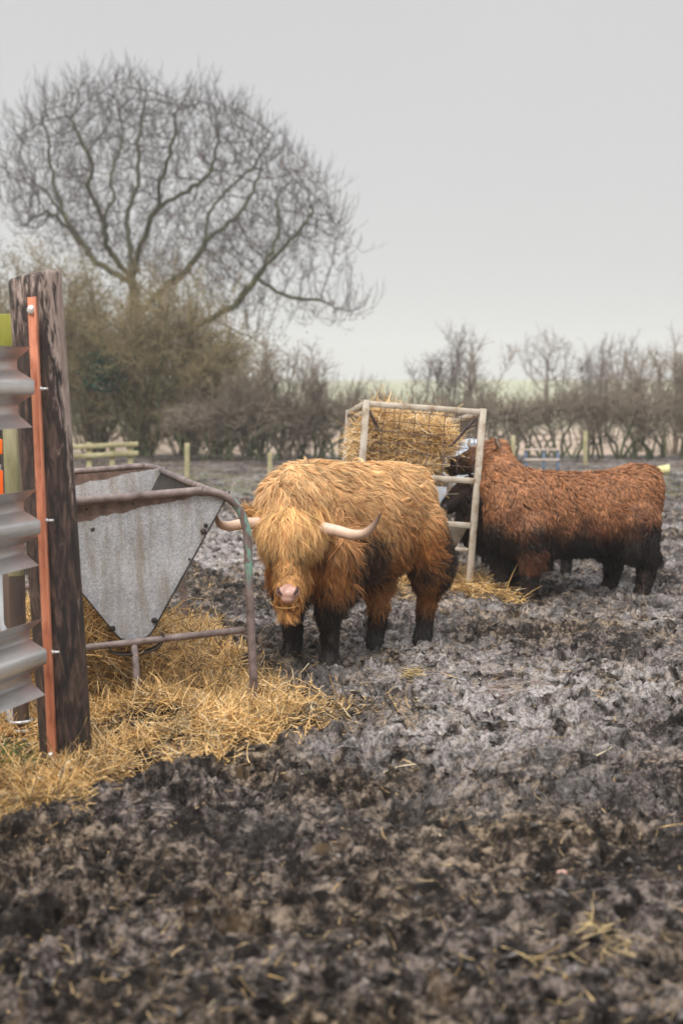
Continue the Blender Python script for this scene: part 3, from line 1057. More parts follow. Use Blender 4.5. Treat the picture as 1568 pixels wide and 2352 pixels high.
for yy in (0.0, TL):
    mb = MB(); mb.sweep(spline([(s_, yy, h_) for s_, h_ in arch_path()], 4), R, 14)
    mb.build('end_frame', M['tube'], tro, True)
    mb = MB(); mb.sweep([(.03, yy, .375), (SW, yy, .375), (W - .03, yy, .375)], .019, 12)
    mb.build('cross_bar', M['tube'], tro, True)
    mb = MB(); mb.sweep([(SW + .01, yy, .365), (SW + .01, yy, -.10)], .019, 10)
    mb.build('middle_leg', M['tube'], tro, True)
    # V panel: folded sheet with a rounded foot
    y_ = yy + (.026 if yy == 0 else -.026)
    edge = [(.050, 1.118), (.075, 1.08), (.505, .43), (.530, .40), (.565, .385)]
    edge = edge + [(W - a_, b_) for a_, b_ in reversed(edge)]
    nx, nz = 40, 30
    th = .003
    V, q = [], []
    for zi in range(nz + 1):
        h_ = .385 + (1.118 - .385) * zi / nz
        # left / right limits at this height
        xs_l = np.interp(h_, [.385, .40, .43, 1.08, 1.118], [.565, .530, .505, .075, .050])
        for xi in range(nx + 1):
            s_ = xs_l + (W - 2 * xs_l) * xi / nx
            bow = .007 * math.sin(3 * s_ + 1) * math.sin(4 * h_) + .003 * float(gnoise(s_ * 5, h_ * 5, 2))
            V.append((s_, y_ + bow, h_))
    n0 = len(V)
    V += [(a_, b_ + th, c_) for a_, b_, c_ in V]
    for zi in range(nz):
        for xi in range(nx):
            a_ = zi * (nx + 1) + xi
            q.append((a_, a_ + 1, a_ + nx + 2, a_ + nx + 1)); q.append((n0 + a_, n0 + a_ + nx + 1, n0 + a_ + nx + 2, n0 + a_ + 1))
    mb = MB(); mb.add(V, q)
    pn = mb.build('end_panel', M['galv'], tro, True)
    # folded rusty lip down both slopes and round the foot
    mb = MB()
    lip = [(s_, y_ - .003 if yy == 0 else y_ + .003, h_) for s_, h_ in edge]
    for a_, b_ in zip(lip[:-1], lip[1:]):
        mb.bar(a_, b_, .03, .006, up=np.cross(nrm(np.array(b_) - np.array(a_)), (0, 1, 0)), bevel=.001, ext=.002)
    mb.build('panel_lip', M['darksteel'], tro)
    if yy == 0:
        for (s_, h_, r_) in ((.205, .92, .016), (.19, .95, .012), (.29, .78, .006), (.50, .475, .016), (.72, .455, .016), (.085, 1.085, .009), (1.13, 1.03, .014), (.80, 1.092, .007), (.56, 1.098, .007)):
            mb = MB(); mb.ball((s_, y_ - .006, h_), (r_, .008, r_), 10, 6)
            mb.build('rivet', M['darksteel'], tro, True)
for s_ in (.085, W - .085):
    mb = MB(); mb.sweep([(s_, .02, 1.10), (s_, TL / 2, 1.095), (s_, TL - .02, 1.10)], R * .9, 12)
    mb.build('top_rail', M['tube'], tro, True)
for sg in (0, 1):
    mb = MB()
    n_r = 34
    for k in range(n_r):
        y_ = .08 + (TL - .16) * k / (n_r - 1)
        a_, b_ = (.09, y_, 1.09), (.51, y_, .43)
        if sg: a_, b_ = (W - a_[0], a_[1], a_[2]), (W - b_[0], b_[1], b_[2])
        mb.sweep([a_, b_], .006, 6)
    for h_ in (.62, .86):
        s_ = np.interp(h_, [.43, 1.09], [.51, .09]); s_ = W - s_ if sg else s_
        mb.sweep([(s_, .04, h_), (s_, TL - .04, h_)], .007, 6)
    mb.build('side_bars', M['darksteel'], tro, True)
mb = MB()
V, q = [], []
for i in range(2):
    for k in range(9):
        an = math.pi * k / 8
        V.append((SW - .10 * math.cos(an), .03 + (TL - .06) * i, .44 - .065 * math.sin(an)))
for k in range(8): q.append((k, k + 1, 10 + k, 9 + k))
mb.add(V, q); mb.build('bottom_gutter', M['galv'], tro, True)
mb = MB()
for y_ in (-.01, .05):
    mb.sweep(spline([(.46, y_, .40), (.485, y_, .34), (.56, y_, .315), (.66, y_, .315), (.73, y_, .33), (.755, y_, .385)], 5), .006, 6)
mb.build('wire_hook', M['darksteel'], tro, True)

# hay lying in the trough and hanging below it
r = np.random.default_rng(21)
tm = np.array(tro.matrix_world)


def tl2w(p):
    return p @ tm[:3, :3].T + tm[:3, 3]


NB = 9000
yy = r.uniform(.25, TL - .15, NB); hh = .43 + .42 * r.random(NB) ** .8
half = np.interp(hh, [.43, 1.09], [.10, .42])
ss = SW + half * r.uniform(-1, 1, NB)
pos = tl2w(np.stack([ss, yy, hh], 1))
V, q, c = make_blades(pos, nrm(r.normal(0, 1, (NB, 3)) + (0, 0, 1.)), .16, .0026, straw_cols(NB, r, .25), 22, 2.5, .3, .7)
tag(mesh_np('hay_fill', V, q, M['straw'], None, False, c), 'golden hay filling the bottom of the galvanised trough', 'hay', kind='stuff')
NB = 7000
yy = r.uniform(.10, 1.4, NB); ss = r.normal(SW + .22, .22, NB); hh = np.clip(r.normal(.24, .13, NB), 0.0, .45)
pos = tl2w(np.stack([ss, yy, hh], 1))
V, q, c = make_blades(pos, nrm(np.tile((1.0, -.4, .35), (NB, 1)) + r.normal(0, .4, (NB, 3))), .2, .0026, straw_cols(NB, r, .35), 23, 2.0, .3, .6)
tag(mesh_np('hanging_hay', V, q, M['straw'], None, False, c), 'hay heaped up under the V end of the trough between its legs', 'hay', kind='stuff')

# ------------------------------------------------------------------ hay rack
FL, FR = P(841, 927, 11.08), P(1108, 947, 11.2)
FRb = P(1075, 1356, 11.2)
BL = P(801, 950, 12.15)
U = FR - FL; Vb = BL - FL; D = FRb - FR
rack = empty('hay_rack', loc=tuple(FL + D))
o_ = FL + D
tag(rack, 'cream painted rusty square tube hay rack with wire mesh, leaning between the cows', 'hay rack')


def rk(u, v, d):
    return FL + U * u + Vb * v + D * d - o_


for (u, v) in ((0, 0), (1, 0), (0, 1), (1, 1)):
    mb = MB(); mb.bar(rk(u, v, -.02), rk(u, v, 1.04), .050, .050, up=U)
    mb.build('post', M['cream'], rack)
for (a_, b_, h_) in (((0, 0), (1, 0), 0.0), ((0, 1), (1, 1), 0.0), ((0, 0), (0, 1), 0.0), ((1, 0), (1, 1), 0.0),
                     ((0, 0), (1, 0), .385), ((0, 1), (1, 1), .385), ((0, 0), (1, 0), .635), ((0, 1), (1, 1), .635), ((0, 0), (0, 1), .635), ((1, 0), (1, 1), .635)):
    p0, p1 = rk(*a_, h_), rk(*b_, h_)
    dd = nrm(p1 - p0); mb = MB()
    mb.bar(p0 + dd * .029, p1 - dd * .029, .046, .046)
    mb.build('rail', M['cream'], rack)
# feed tray slung under the lower rails
mb = MB()
c4 = [(.05, .05), (.95, .05), (.95, .95), (.05, .95)]
b4 = [(.12, .07), (.88, .07), (.88, .93), (.12, .93)]
V = [rk(u, v, .655) for u, v in c4] + [rk(u, v, .755) for u, v in b4]
mb.add(V, [(0, 1, 5, 4), (1, 2, 6, 5), (2, 3, 7, 6), (3, 0, 4, 7), (4, 5, 6, 7)])
tray = mb.build('feed_tray', M['cream'], rack)
sm = tray.modifiers.new('sheet', 'SOLIDIFY'); sm.thickness = .006
mb = MB(); mb.bar(rk(.0, .0, .772) + nrm(U) * .03, rk(1, 0, .772) - nrm(U) * .03, .025, .03); mb.build('lower_rail', M['cream'], rack)
# wire mesh on the front, sagging a little, and on the left end
mb = MB()
for k in range(8):
    u = .03 + .94 * k / 7
    mb.sweep(spline([rk(u + .012 * math.sin(k), .06, .02), rk(u, .08 + .02 * math.sin(k * 2.), .2), rk(u - .01 * math.cos(k * 3), .06, .37)], 4), .0027, 5)
for k in range(7):
    d = .03 + .335 * k / 6
    mb.sweep(spline([rk(u, .066 + .02 * math.sin(u * 3 + k), d + .006 * math.sin(u * 9 + k * 2)) for u in np.linspace(.02, .98, 9)], 2), .0027, 5)
mb.build('wire_mesh', M['wire'], rack, True)
mb = MB()
mb.bar(rk(.04, .10, .03), rk(.50, .32, .44), .022, .012, up=Vb); mb.bar(rk(.97, .10, .03), rk(.52, .32, .44), .022, .012, up=Vb)
mb.build('brace', M['wire'], rack)
mb = MB()
for k in range(6):
    v = .1 + .8 * k / 5
    mb.sweep([rk(.04, v, .02), rk(.3, .2 + .6 * v, .38)], .0035, 5)
for k in range(5):
    d = .05 + .33 * k / 4; u = .04 + .26 * k / 4
    mb.sweep([rk(u, .08, d), rk(u, .92, d)], .0035, 5)
mb.build('wire_mesh', M['wire'], rack, True)
# hay in the rack: two slumped flakes
r = np.random.default_rng(33)
lobes = [(.22, .45, .16, .24, .30, .12), (.50, .45, .12, .26, .30, .10), (.74, .5, .13, .16, .26, .08), (.35, .42, .30, .30, .3, .10), (.58, .42, .29, .20, .28, .10),
         (.10, .4, .26, .14, .3, .16), (.45, .4, .38, .2, .25, .08)]
mb = MB()
for (u, v, d, ru, rv, rd) in lobes:
    c = rk(u, v, d) + o_
    mb.ball(c, (ru * .9 * .85, rv * 1.05 * .85, rd * 1.47 * .85), 14, 10)
core = mb
Ps, Ns = [], []
for (u, v, d, ru, rv, rd) in lobes:
    n_ = 1700
    w = nrm(r.normal(0, 1, (n_, 3)))
    rad = r.uniform(.72, 1.12, n_)[:, None]
    Ps.append((rk(u, v, d) + o_) + w * rad * np.array((ru * .92, rv * 1.05, rd * 1.47))); Ns.append(w)
for (u, v, d, n_) in ((.16, .2, .06, 500), (.34, .15, .10, 300), (.62, .2, .12, 400), (.45, .12, .22, 400), (.55, .10, .34, 350), (.25, .1, .3, 300), (.70, .15, .2, 250)):
    Ps.append((rk(u, v + .10, d) + o_) + r.normal(0, .055, (n_, 3))); Ns.append(nrm(r.normal(0, 1, (n_, 3))))
pos = np.concatenate(Ps); nn = nrm(np.concatenate(Ns) + r.normal(0, .35, (len(pos), 3)))
pale = straw_cols(len(pos), r, .14) * np.array((1.08, 1.14, 1.30))
V, q, c = make_blades(pos, nn, .17, .003, pale, 34, 3.0, .2, .7)
hay = mesh_np('hay', np.concatenate([V, np.concatenate(core.v)]),
              [np.concatenate([q, np.concatenate(core.q) + len(V)]), np.concatenate(core.t) + len(V)], M['straw'], None, False,
              np.concatenate([c, np.tile((.30, .21, .09), (core.n, 1))]))
tag(hay, 'slumped bale of pale hay held behind the wire mesh of the rack', 'hay', kind='stuff')


# ------------------------------------------------------------------ cows
def remeshed(mb, voxel, smooth_iter=8):
    o = mb.build('tmp_body', None)
    m1 = o.modifiers.new('r', 'REMESH'); m1.mode = 'VOXEL'; m1.voxel_size = voxel
    m2 = o.modifiers.new('s', 'SMOOTH'); m2.factor = .5; m2.iterations = smooth_iter
    dg = bpy.context.evaluated_depsgraph_get()
    ev = o.evaluated_get(dg)
    me = bpy.data.meshes.new_from_object(ev)
    old = o.data
    bpy.data.objects.remove(o); bpy.data.meshes.remove(old)
    return me


def loft(mb, rings, seg=22, power=2.3):
    """closed loft of superellipses along x: (x, zc, half width, half height[, yc])"""
    V = []
    for rg in rings:
        x, zc, hw, hh = rg[:4]; yc = rg[4] if len(rg) > 4 else 0
        for k in range(seg):
            a_ = 2 * math.pi * k / seg
            ca, sa = math.cos(a_), math.sin(a_)
            V.append((x, yc + hw * math.copysign(abs(ca) ** (2 / power), ca), zc + hh * math.copysign(abs(sa) ** (2 / power), sa)))
    n = len(rings); q = []
    for i in range(n - 1):
        for k in range(seg):
            k2 = (k + 1) % seg
            q.append((i * seg + k, i * seg + k2, (i + 1) * seg + k2, (i + 1) * seg + k))
    V.append((rings[0][0], rings[0][4] if len(rings[0]) > 4 else 0, rings[0][1])); V.append((rings[-1][0], rings[-1][4] if len(rings[-1]) > 4 else 0, rings[-1][1]))
    t = []
    for k in range(seg):
        k2 = (k + 1) % seg
        t.append((len(V) - 2, k2, k)); t.append((len(V) - 1, (n - 1) * seg + k, (n - 1) * seg + k2))
    mb.add(V, q, t)


def surf_sample(me, n, dens_fn, rng):
    me.calc_loop_triangles()
    nv = len(me.vertices)
    co = np.empty(nv * 3, np.float32); me.vertices.foreach_get('co', co); co = co.reshape(-1, 3)
    vn = np.empty(nv * 3, np.float32); me.vertices.foreach_get('normal', vn); vn = vn.reshape(-1, 3)
    tr = np.empty(len(me.loop_triangles) * 3, np.int32); me.loop_triangles.foreach_get('vertices', tr); tr = tr.reshape(-1, 3)
    A, B, C_ = co[tr[:, 0]], co[tr[:, 1]], co[tr[:, 2]]
    area = .5 * np.linalg.norm(np.cross(B - A, C_ - A), axis=1)
    cen = (A + B + C_) / 3
    w = area * dens_fn(cen)
    p = w / w.sum()
    idx = rng.choice(len(tr), n, p=p)
    u, v = rng.random(n), rng.random(n)
    fl = u + v > 1; u[fl], v[fl] = 1 - u[fl], 1 - v[fl]
    pos = A[idx] + (B - A)[idx] * u[:, None] + (C_ - A)[idx] * v[:, None]
    nn = vn[tr[idx, 0]] * (1 - u - v)[:, None] + vn[tr[idx, 1]] * u[:, None] + vn[tr[idx, 2]] * v[:, None]
    return pos.astype(float), nrm(nn)


def grow_fur(name, me, parent, n, ngf, props, dens, mat, seed, S=7, zmin=-.02):
    rng = np.random.default_rng(seed)
    pos, nn = surf_sample(me, n, dens, rng)
    pr = props(pos, nn, rng)
    D, L, lift, grav, wave, wid, col, clump = (pr[k] for k in ('D', 'L', 'lift', 'grav', 'wave', 'wid', 'col', 'clump'))
    T = nrm(D - nn * np.sum(D * nn, 1, keepdims=True) * .97)
    # low frequency wander shared by neighbours
    wn_ = np.stack([fbm(pos[:, 0] * 6 + pos[:, 1] * 3, pos[:, 2] * 6 + k * 31, seed + k, 2) for k in range(3)], 1)

    def sim(ii, jitter):
        m = len(ii)
        p = pos[ii].copy(); n_ = nn[ii]
        d = nrm(T[ii] + n_ * lift[ii][:, None] + wn_[ii] * .55 + rng.normal(0, jitter, (m, 3)))
        C = np.zeros((m, S, 3)); C[:, 0] = p
        st = L[ii] / (S - 1)
        ph = rng.random(m) * 6.28; fr = rng.uniform(.7, 1.5, m)
        side = nrm(np.cross(T[ii], n_))
        for k in range(1, S):
            t = k / (S - 1)
            g = np.zeros((m, 3)); g[:, 2] = -grav[ii]
            out = np.sum(d * n_, 1)
            d = nrm(d + g * .45 - n_ * (np.maximum(out, 0) * .38)[:, None] + side * (wave[ii] * np.sin(ph + fr * 6.28 * t))[:, None])
            p = p + d * st[:, None]
            C[:, k] = p
        return C
    ng = int(n * ngf)
    gi = rng.choice(n, ng, replace=False)
    GC = sim(gi, .20)
    kd = kdtree.KDTree(ng)
    for k, i in enumerate(gi): kd.insert(pos[i], k)
    kd.balance()
    near = np.empty(n, np.int64); dist = np.empty(n)
    for i in range(n):
        _, k, dd = kd.find(pos[i]); near[i] = k; dist[i] = dd
    own = sim(np.arange(n), .14)
    # children follow their lock
    gp = pos[gi][near]
    ok = (dist < .09) & (np.sum(nn * nn[gi][near], 1) > .2)
    fac = np.clip(rng.normal(.9, .16, n), .35, 1.12)
    ts = np.linspace(0, 1, S)
    tt = np.clip(ts[None, :] * fac[:, None], 0, 1) * (S - 1)
    i0 = np.minimum(tt.astype(int), S - 2); f = (tt - i0)[..., None]
    gcv = GC[near[:, None], i0] * (1 - f) + GC[near[:, None], i0 + 1] * f
    k_ = np.clip(clump + rng.normal(0, .12, n), 0, .95)
    off = (pos - gp)[:, None, :] * (1 - k_[:, None] * ts[None, :] ** .8)[..., None]
    frizz = rng.normal(0, 1, (n, 1, 3)) * (.08 * L[:, None, None]) * (ts ** 1.5)[None, :, None]
    C = np.where(ok[:, None, None], gcv + off + frizz, own)
    flat_ = rng.random(n) < .1
    C[flat_] = own[flat_]
    C[..., 2] = np.maximum(C[..., 2], zmin)
    dv = np.zeros_like(C); dv[:, 1:] = C[:, 1:] - C[:, :-1]; dv[:, 0] = dv[:, 1]
    side = nrm(np.cross(nrm(dv), nn[:, None, :] + rng.normal(0, .45, (n, 1, 3))))
    prof_ = np.interp(ts, [0, .25, .7, 1], [.75, 1, .8, .12])
    Wd = (wid * rng.uniform(.6, 1.3, n))[:, None] * prof_[None, :]
    V, q = ribbons(C, Wd, side)
    # one lock keeps roughly one tone
    lt = rng.normal(1, .19, ng)[near]
    cc = col * np.clip(lt * rng.normal(1, .10, n), .45, 1.5)[:, None]
    return mesh_np(name, V, q, mat, parent, False, np.repeat(cc, S * 2, 0))


def horn_mesh(name, path, r0, parent, c_base, c_tip):
    pts = spline(path, 8); n = len(pts)
    t = np.linspace(0, 1, n)
    rad = r0 * np.interp(t, [0, .15, .5, .8, .97, 1], [1.0, .98, .80, .48, .16, .03])
    mb = MB(); mb.sweep(pts, rad, 16)
    V = np.concatenate(mb.v)
    tc = np.concatenate([np.repeat(t, 16), [0, 1]])
    k = sstep(.55, .98, tc)[:, None]
    col = np.array(c_base) * (1 - k) + np.array(c_tip) * k
    return mesh_np(name, V, mb.faces(), M['horn'], parent, True, col)


def leaf_ear(name, base, tip, width, up_, mat, parent):
    """cupped leaf shaped ear"""
    base, tip = np.asarray(base, float), np.asarray(tip, float)
    d = tip - base; s = nrm(np.cross(d, up_)); u = nrm(np.cross(s, d))
    mb = MB(); V, q = [], []
    n, m = 9, 7
    for i in range(n):
        t = i / (n - 1)
        w = width * math.sin(math.pi * (t * .88 + .10)) ** .8
        for j in range(m):
            x = -1 + 2 * j / (m - 1)
            V.append(base + d * t + s * w * x + u * (x * x * width * .55 - .2 * width))
    for i in range(n - 1):
        for j in range(m - 1):
            a_ = i * m + j; q.append((a_, a_ + 1, a_ + m + 1, a_ + m))
    mb.add(V, q)
    o = mb.build(name, mat, parent, True)
    sm = o.modifiers.new('thick', 'SOLIDIFY'); sm.thickness = .012
    return o


class Cow:
    def __init__(self, O, F):
        self.O = np.array((O[0], O[1], 0.0)); f = nrm(np.array((F[0], F[1], 0.0)))
        self.F = f; self.Lf = np.array((-f[1], f[0], 0))
        self.mat = frame_matrix(self.O, self.F, self.Lf, np.array((0, 0, 1.0)))

    def loc(self, w):
        d = np.asarray(w, float) - self.O
        return np.array((d @ self.F, d @ self.Lf, d[2]))


def build_cow(cow, rings, neck, head, legs, voxel=.018, extra=()):
    mb = MB()
    loft(mb, rings)
    mb.chain(*neck)
    mb.chain(*head)
    for pts, rs in legs: mb.chain(pts, rs)
    for pts, rs in extra: mb.chain(pts, rs)
    return remeshed(mb, voxel)


# ---- the golden cow in front
FLg, FRg = G(757, 1536), G(672, 1521)      # its left and right front feet
HLg, HRg = G(972, 1482), G(862, 1491)      # its left and right hind feet
mf, mh = (FLg + FRg) / 2, (HLg + HRg) / 2
c1 = Cow((mf + mh)[:2] / 2, (mf - mh)[:2])
l_fl, l_fr, l_hl, l_hr = (c1.loc(p) for p in (FLg, FRg, HLg, HRg))
poll = c1.loc(P(660, 1214, 8.06)); muz = c1.loc(P(662, 1368, 7.90))
eyeL = c1.loc(P(708, 1282, 7.95)); eyeR = c1.loc(P(612, 1282, 7.95))
rings1 = [(-.60, .95, .09, .13), (-.57, .92, .17, .22), (-.49, .885, .235, .29), (-.36, .865, .28, .325), (-.15, .85, .315, .35), (.10, .845, .32, .355),
          (.30, .86, .295, .36), (.45, .875, .26, .345), (.56, .885, .21, .29), (.63, .88, .13, .20)]
q0 = np.array
neck1 = ([q0((.30, 0, .97)), q0((.50, .01, 1.0)), q0((.63, .06, .96)), poll * .75 + q0((.64, .07, .95)) * .25 + q0((-.04, -.02, 0)), poll + q0((-.05, -.02, -.03))], [.24, .23, .205, .165, .135])
head1 = ([poll, poll * .6 + muz * .4, poll * .22 + muz * .78, muz], [.116, .094, .074, .074])
hd = nrm(muz - poll)


def fleg(f, s):
    return ([q0((.36, s * .19, .72)), q0((f[0] - .02, s * .18, .54)), q0((f[0] + .01, f[1], .36)), q0((f[0], f[1], .29)), q0((f[0] - .005, f[1], .13)), q0((f[0] + .02, f[1], .03))],
            [.17, .125, .072, .060, .046, .056])


def hleg(f, s):
    return ([q0((-.37, s * .15, .80)), q0((f[0] * .5 - .2, s * .19, .58)), q0((f[0] - .03, f[1] * .8 + s * .03, .38)), q0((f[0] - .035, f[1], .31)), q0((f[0] - .01, f[1], .13)), q0((f[0] + .02, f[1], .03))],
            [.19, .16, .085, .066, .054, .060])


legs1 = [fleg(l_fl, 1), fleg(l_fr, -1), hleg(l_hl, 1), hleg(l_hr, -1)]
jaw = ([poll * .55 + muz * .45 + q0((-.07, -.03, -.07)), poll * .15 + muz * .85 + q0((-.035, -.015, -.045))], [.085, .055])
me1 = build_cow(c1, rings1, neck1, head1, legs1, extra=[jaw])
for p_ in me1.polygons: p_.use_smooth = True
me1.name = 'highland_cow'; me1.materials.clear(); me1.materials.append(M['hide'])
cow1 = bpy.data.objects.new('highland_cow', me1); COL.objects.link(cow1)
cow1.matrix_world = c1.mat
tag(cow1, 'shaggy golden highland cow with wide horns facing the camera beside the trough', 'cow', 'cattle in the muddy paddock')

face_n = nrm(np.cross(c1.loc(P(720, 1280, 8)) - c1.loc(P(600, 1280, 8)), hd)); face_n = face_n if (face_n @ (c1.loc((0, 0, 1.2)) - poll)) > 0 else -face_n
face_s = nrm(np.cross(hd, face_n)); face_s = face_s if face_s @ (eyeL - eyeR) > 0 else -face_s
HLEN = np.linalg.norm(muz - poll)


def head_coords(p):
    d = p - poll
    s = d @ hd; y = d @ face_s; f = d @ face_n
    return s, y, f


def cow1_props(pos, nn, rng):
    n = len(pos)
    x, y, z = pos.T
    s, ys, f = head_coords(pos)
    rad = np.sqrt(ys ** 2 + f ** 2)
    head = (s > -.16) & (s < HLEN + .16) & (rad < .185) & (f > -.13) & (x > .5)
    side = np.sign(y + .05 * gnoise(x * 4, z * 4, 2))
    D = np.stack([-.85 - 0 * x, .60 * side * np.maximum(nn[:, 2], 0) ** 1.2, -.62 + .25 * nn[:, 2]], 1)
    D += 1.15 * np.stack([fbm(x * 4.1 + 4, z * 4.1 + y, 61, 3), fbm(x * 4.3, z * 4.3 + 8 + y, 62, 3), fbm(x * 4.2 + 5, z * 4.3 - y, 65, 3)], 1)
    low = sstep(.55, .42, z)
    D[:, 0] *= 1 - .8 * low
    L = .105 + .03 * fbm(x * 5, z * 5, 63, 2)
    L = L + .05 * sstep(.72, .52, z) * (1 - sstep(.45, .38, z))
    L = np.where(z < .42, .085, L); L = np.where(z < .2, .075, L)
    L = np.where(z < .07, .045, L)
    L = L * (1 - .30 * sstep(.10, .5, -x))
    chest = (x > .42) & (~head) & (z < .8)
    L = np.where(chest & (z > .4), .165, L)
    D[chest] = np.stack([-.1 + 0 * x[chest], .15 * np.sign(y[chest]), -1 + 0 * x[chest]], 1)
    neckm = (x > .45) & (~head) & (z >= .8)
    D[neckm, 0] *= .4; D[neckm, 2] = -1.0
    lift = np.full(n, .40); grav = np.full(n, .16); wave = np.full(n, .40); wid = np.full(n, .0014); clump = np.full(n, .55)
    lowleg = z < .40
    lift[lowleg] = .30; grav[lowleg] = .35
    # head
    hi = head
    D[hi] = hd[None, :] * 1.0 + face_s[None, :] * (ys[hi] * 4.5)[:, None] + np.array((0, 0, -.35))
    top = hi & (s < .05) & (f > -.10)
    fore = hi & (s < .13) & (f > -.03)
    L[hi] = .055
    L[fore] = .085
    L[top] = .165 + .06 * rng.random(top.sum())
    lift[hi] = .40; lift[top] = .55; grav[top] = .26; clump[fore] = .74; wave[fore] = .5
    cheek = hi & (np.abs(ys) > .07) & (s > .06)
    L[cheek] = .06
    mz = hi & (s > HLEN - .075)
    L[mz] = .05; lift[mz] = .5; clump[mz] = .25; wid[mz] = .0018
    D[mz] = -face_n[None, :] * .6 + face_s[None, :] * (ys[mz] * 6)[:, None] + np.array((0, 0, -.3))
    chin = hi & (f < -.02) & (s > HLEN * .45)
    L[chin] = .13; D[chin] = np.array((0, 0, -1.0)) + face_s[None, :] * (ys[chin] * 2)[:, None]; grav[chin] = .4
    # colour: bleached gold along the back, ginger below
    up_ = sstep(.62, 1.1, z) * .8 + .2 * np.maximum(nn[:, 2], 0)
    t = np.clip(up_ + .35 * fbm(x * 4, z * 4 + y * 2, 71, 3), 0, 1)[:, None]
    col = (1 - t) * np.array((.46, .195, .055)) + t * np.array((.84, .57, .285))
    gold = np.array((.80, .51, .215))
    th = (rng.random(n) * .6 + .2)[:, None]
    hcol = (1 - th) * np.array((.50, .225, .060)) + th * gold
    col[hi] = hcol[hi]
    col[top] = gold
    red = rng.random(n) < .26
    col[red] *= np.array((.60, .45, .36))
    # caked mud in patches with ragged borders, and painted shade round the eyes
    tipd = D / np.linalg.norm(D, axis=1, keepdims=True) * (L * .55)[:, None]
    x, y, z = x + tipd[:, 0] * (~hi), y + tipd[:, 1] * (~hi), z + tipd[:, 2] * (~hi)
    nz = fbm(x * 7 + y * 3, z * 7, 73, 4) * .24 + rng.normal(0, .085, n)
    m = sstep(.47, .42, z + nz * .35) * (x > 0)                                     # front shanks
    m = np.maximum(m, sstep(.25, .19, z + nz * .35))                                # all feet
    el = np.exp(-(((x - .20) / .20) ** 2 + ((z - .62) / .20) ** 2) * 1.1) * (y > .03)
    m = np.maximum(m, .92 * sstep(.28, .50, el + nz * 1.3))
    be = sstep(.60, .50, z + nz) * (np.abs(x + .02) < .40) * (z > .38)
    m = np.maximum(m, .9 * be * (fbm(x * 9, z * 9 + y * 4, 75, 2) > -.15))
    rr_ = np.exp(-(((x + .62) / .20) ** 2 + ((z - .58) / .27) ** 2)) * (y > -.12)
    m = np.maximum(m, sstep(.28, .44, rr_ + nz * .9))
    m[hi] = 0
    for e__, k__ in ((eyeR, .8), (eyeL, .55)):  # shade of the eye hollows painted into the face hair
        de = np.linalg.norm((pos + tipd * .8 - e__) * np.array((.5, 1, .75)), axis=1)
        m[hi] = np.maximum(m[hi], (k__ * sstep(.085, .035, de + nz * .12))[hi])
    m = np.where((rng.random(n) < .1) & (z > .45), m * .3, m)[:, None]
    wetc = sstep(.16, .03, z)[:, None]
    mud = (1 - wetc) * np.array((.024, .0185, .0155)) + wetc * np.array((.042, .037, .035))
    mud = mud * rng.uniform(.6, 1.6, n)[:, None]
    col = col * (1 - m) + mud * m
    clump = np.where(m[:, 0] > .5, .78, clump)
    return dict(D=nrm(D), L=L, lift=lift, grav=grav, wave=wave, wid=wid, col=col, clump=clump)


def cow1_dens(c):
    s, ys, f = head_coords(c)
    d = np.ones(len(c))
    nose = (s > HLEN - .045) & (s < HLEN + .055) & (np.abs(ys) < .060) & (f > .012) & (np.sqrt(ys ** 2 + f ** 2) < .2)
    hd_ = (s > -.15) & (s < HLEN + .1) & (np.sqrt(ys ** 2 + f ** 2) < .19)
    d[hd_] = 1.7
    d[nose] = 0
    d[c[:, 2] < .02] = .2
    return d


def tint_hide(me, props, name):
    """the skin under the coat has the colour of the hair (and the mud) above it"""
    nv = len(me.vertices)
    co = np.empty(nv * 3, np.float32); me.vertices.foreach_get('co', co)
    vn = np.empty(nv * 3, np.float32); me.vertices.foreach_get('normal', vn)
    pr = props(co.reshape(-1, 3).astype(float), vn.reshape(-1, 3).astype(float), np.random.default_rng(1))
    at = me.color_attributes.new('tint', 'FLOAT_COLOR', 'POINT')
    c4 = np.ones((nv, 4), np.float32); c4[:, :3] = pr['col'] * .75
    at.data.foreach_set('color', c4.ravel())
    me.materials.clear(); me.materials.append(M['skin'])


M['skin'] = mat_tint('tinted_hide', .8, .2, 0)
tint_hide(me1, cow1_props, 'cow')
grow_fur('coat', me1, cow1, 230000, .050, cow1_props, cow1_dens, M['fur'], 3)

# nose, horns, ears, eyes, hooves
def head_pt(s, y, f):
    return poll + hd * s + face_s * y + face_n * f


nb = HLEN + .005
mb = MB()
for (s_, y_, f_, r_) in ((nb - .002, 0, .058, (.054, .054, .044)), (nb - .010, .042, .058, (.034, .036, .034)), (nb - .010, -.042, .058, (.034, .036, .034)),
                         (nb + .030, .0, .048, (.050, .044, .032)), (nb - .038, 0, .048, (.044, .044, .034))):
    mb.ball(head_pt(s_, y_, f_), r_, 16, 12)
mb.v = [(v_ - head_pt(nb, 0, .05)) * .88 + head_pt(nb, 0, .05) for v_ in mb.v]
nm = remeshed(mb, .006, 5)
for p_ in nm.polygons: p_.use_smooth = True
nm.materials.clear(); nm.materials.append(M['nose'])
no = bpy.data.objects.new('nose', nm); COL.objects.link(no); no.parent = cow1
for sg in (1, -1):
    mb = MB()
    mb.chain([head_pt(nb - .030, sg * .055, .074), head_pt(nb - .007, sg * .050, .085), head_pt(nb + .010, sg * .036, .087)], [.007, .0105, .006])
    mb.build('nostril', M['nostril'], no, True)
HP = lambda px, py, Y: c1.loc(P(px, py, Y))
CB, CT = (.62, .44, .33), (.10, .055, .04)
horn_mesh('horn', [HP(690, 1208, 8.08), HP(728, 1211, 8.06), HP(772, 1219, 8.02), HP(808, 1228, 7.97), HP(838, 1224, 7.92), HP(860, 1204, 7.89), HP(875, 1177, 7.87)], .038, cow1, CB, CT)
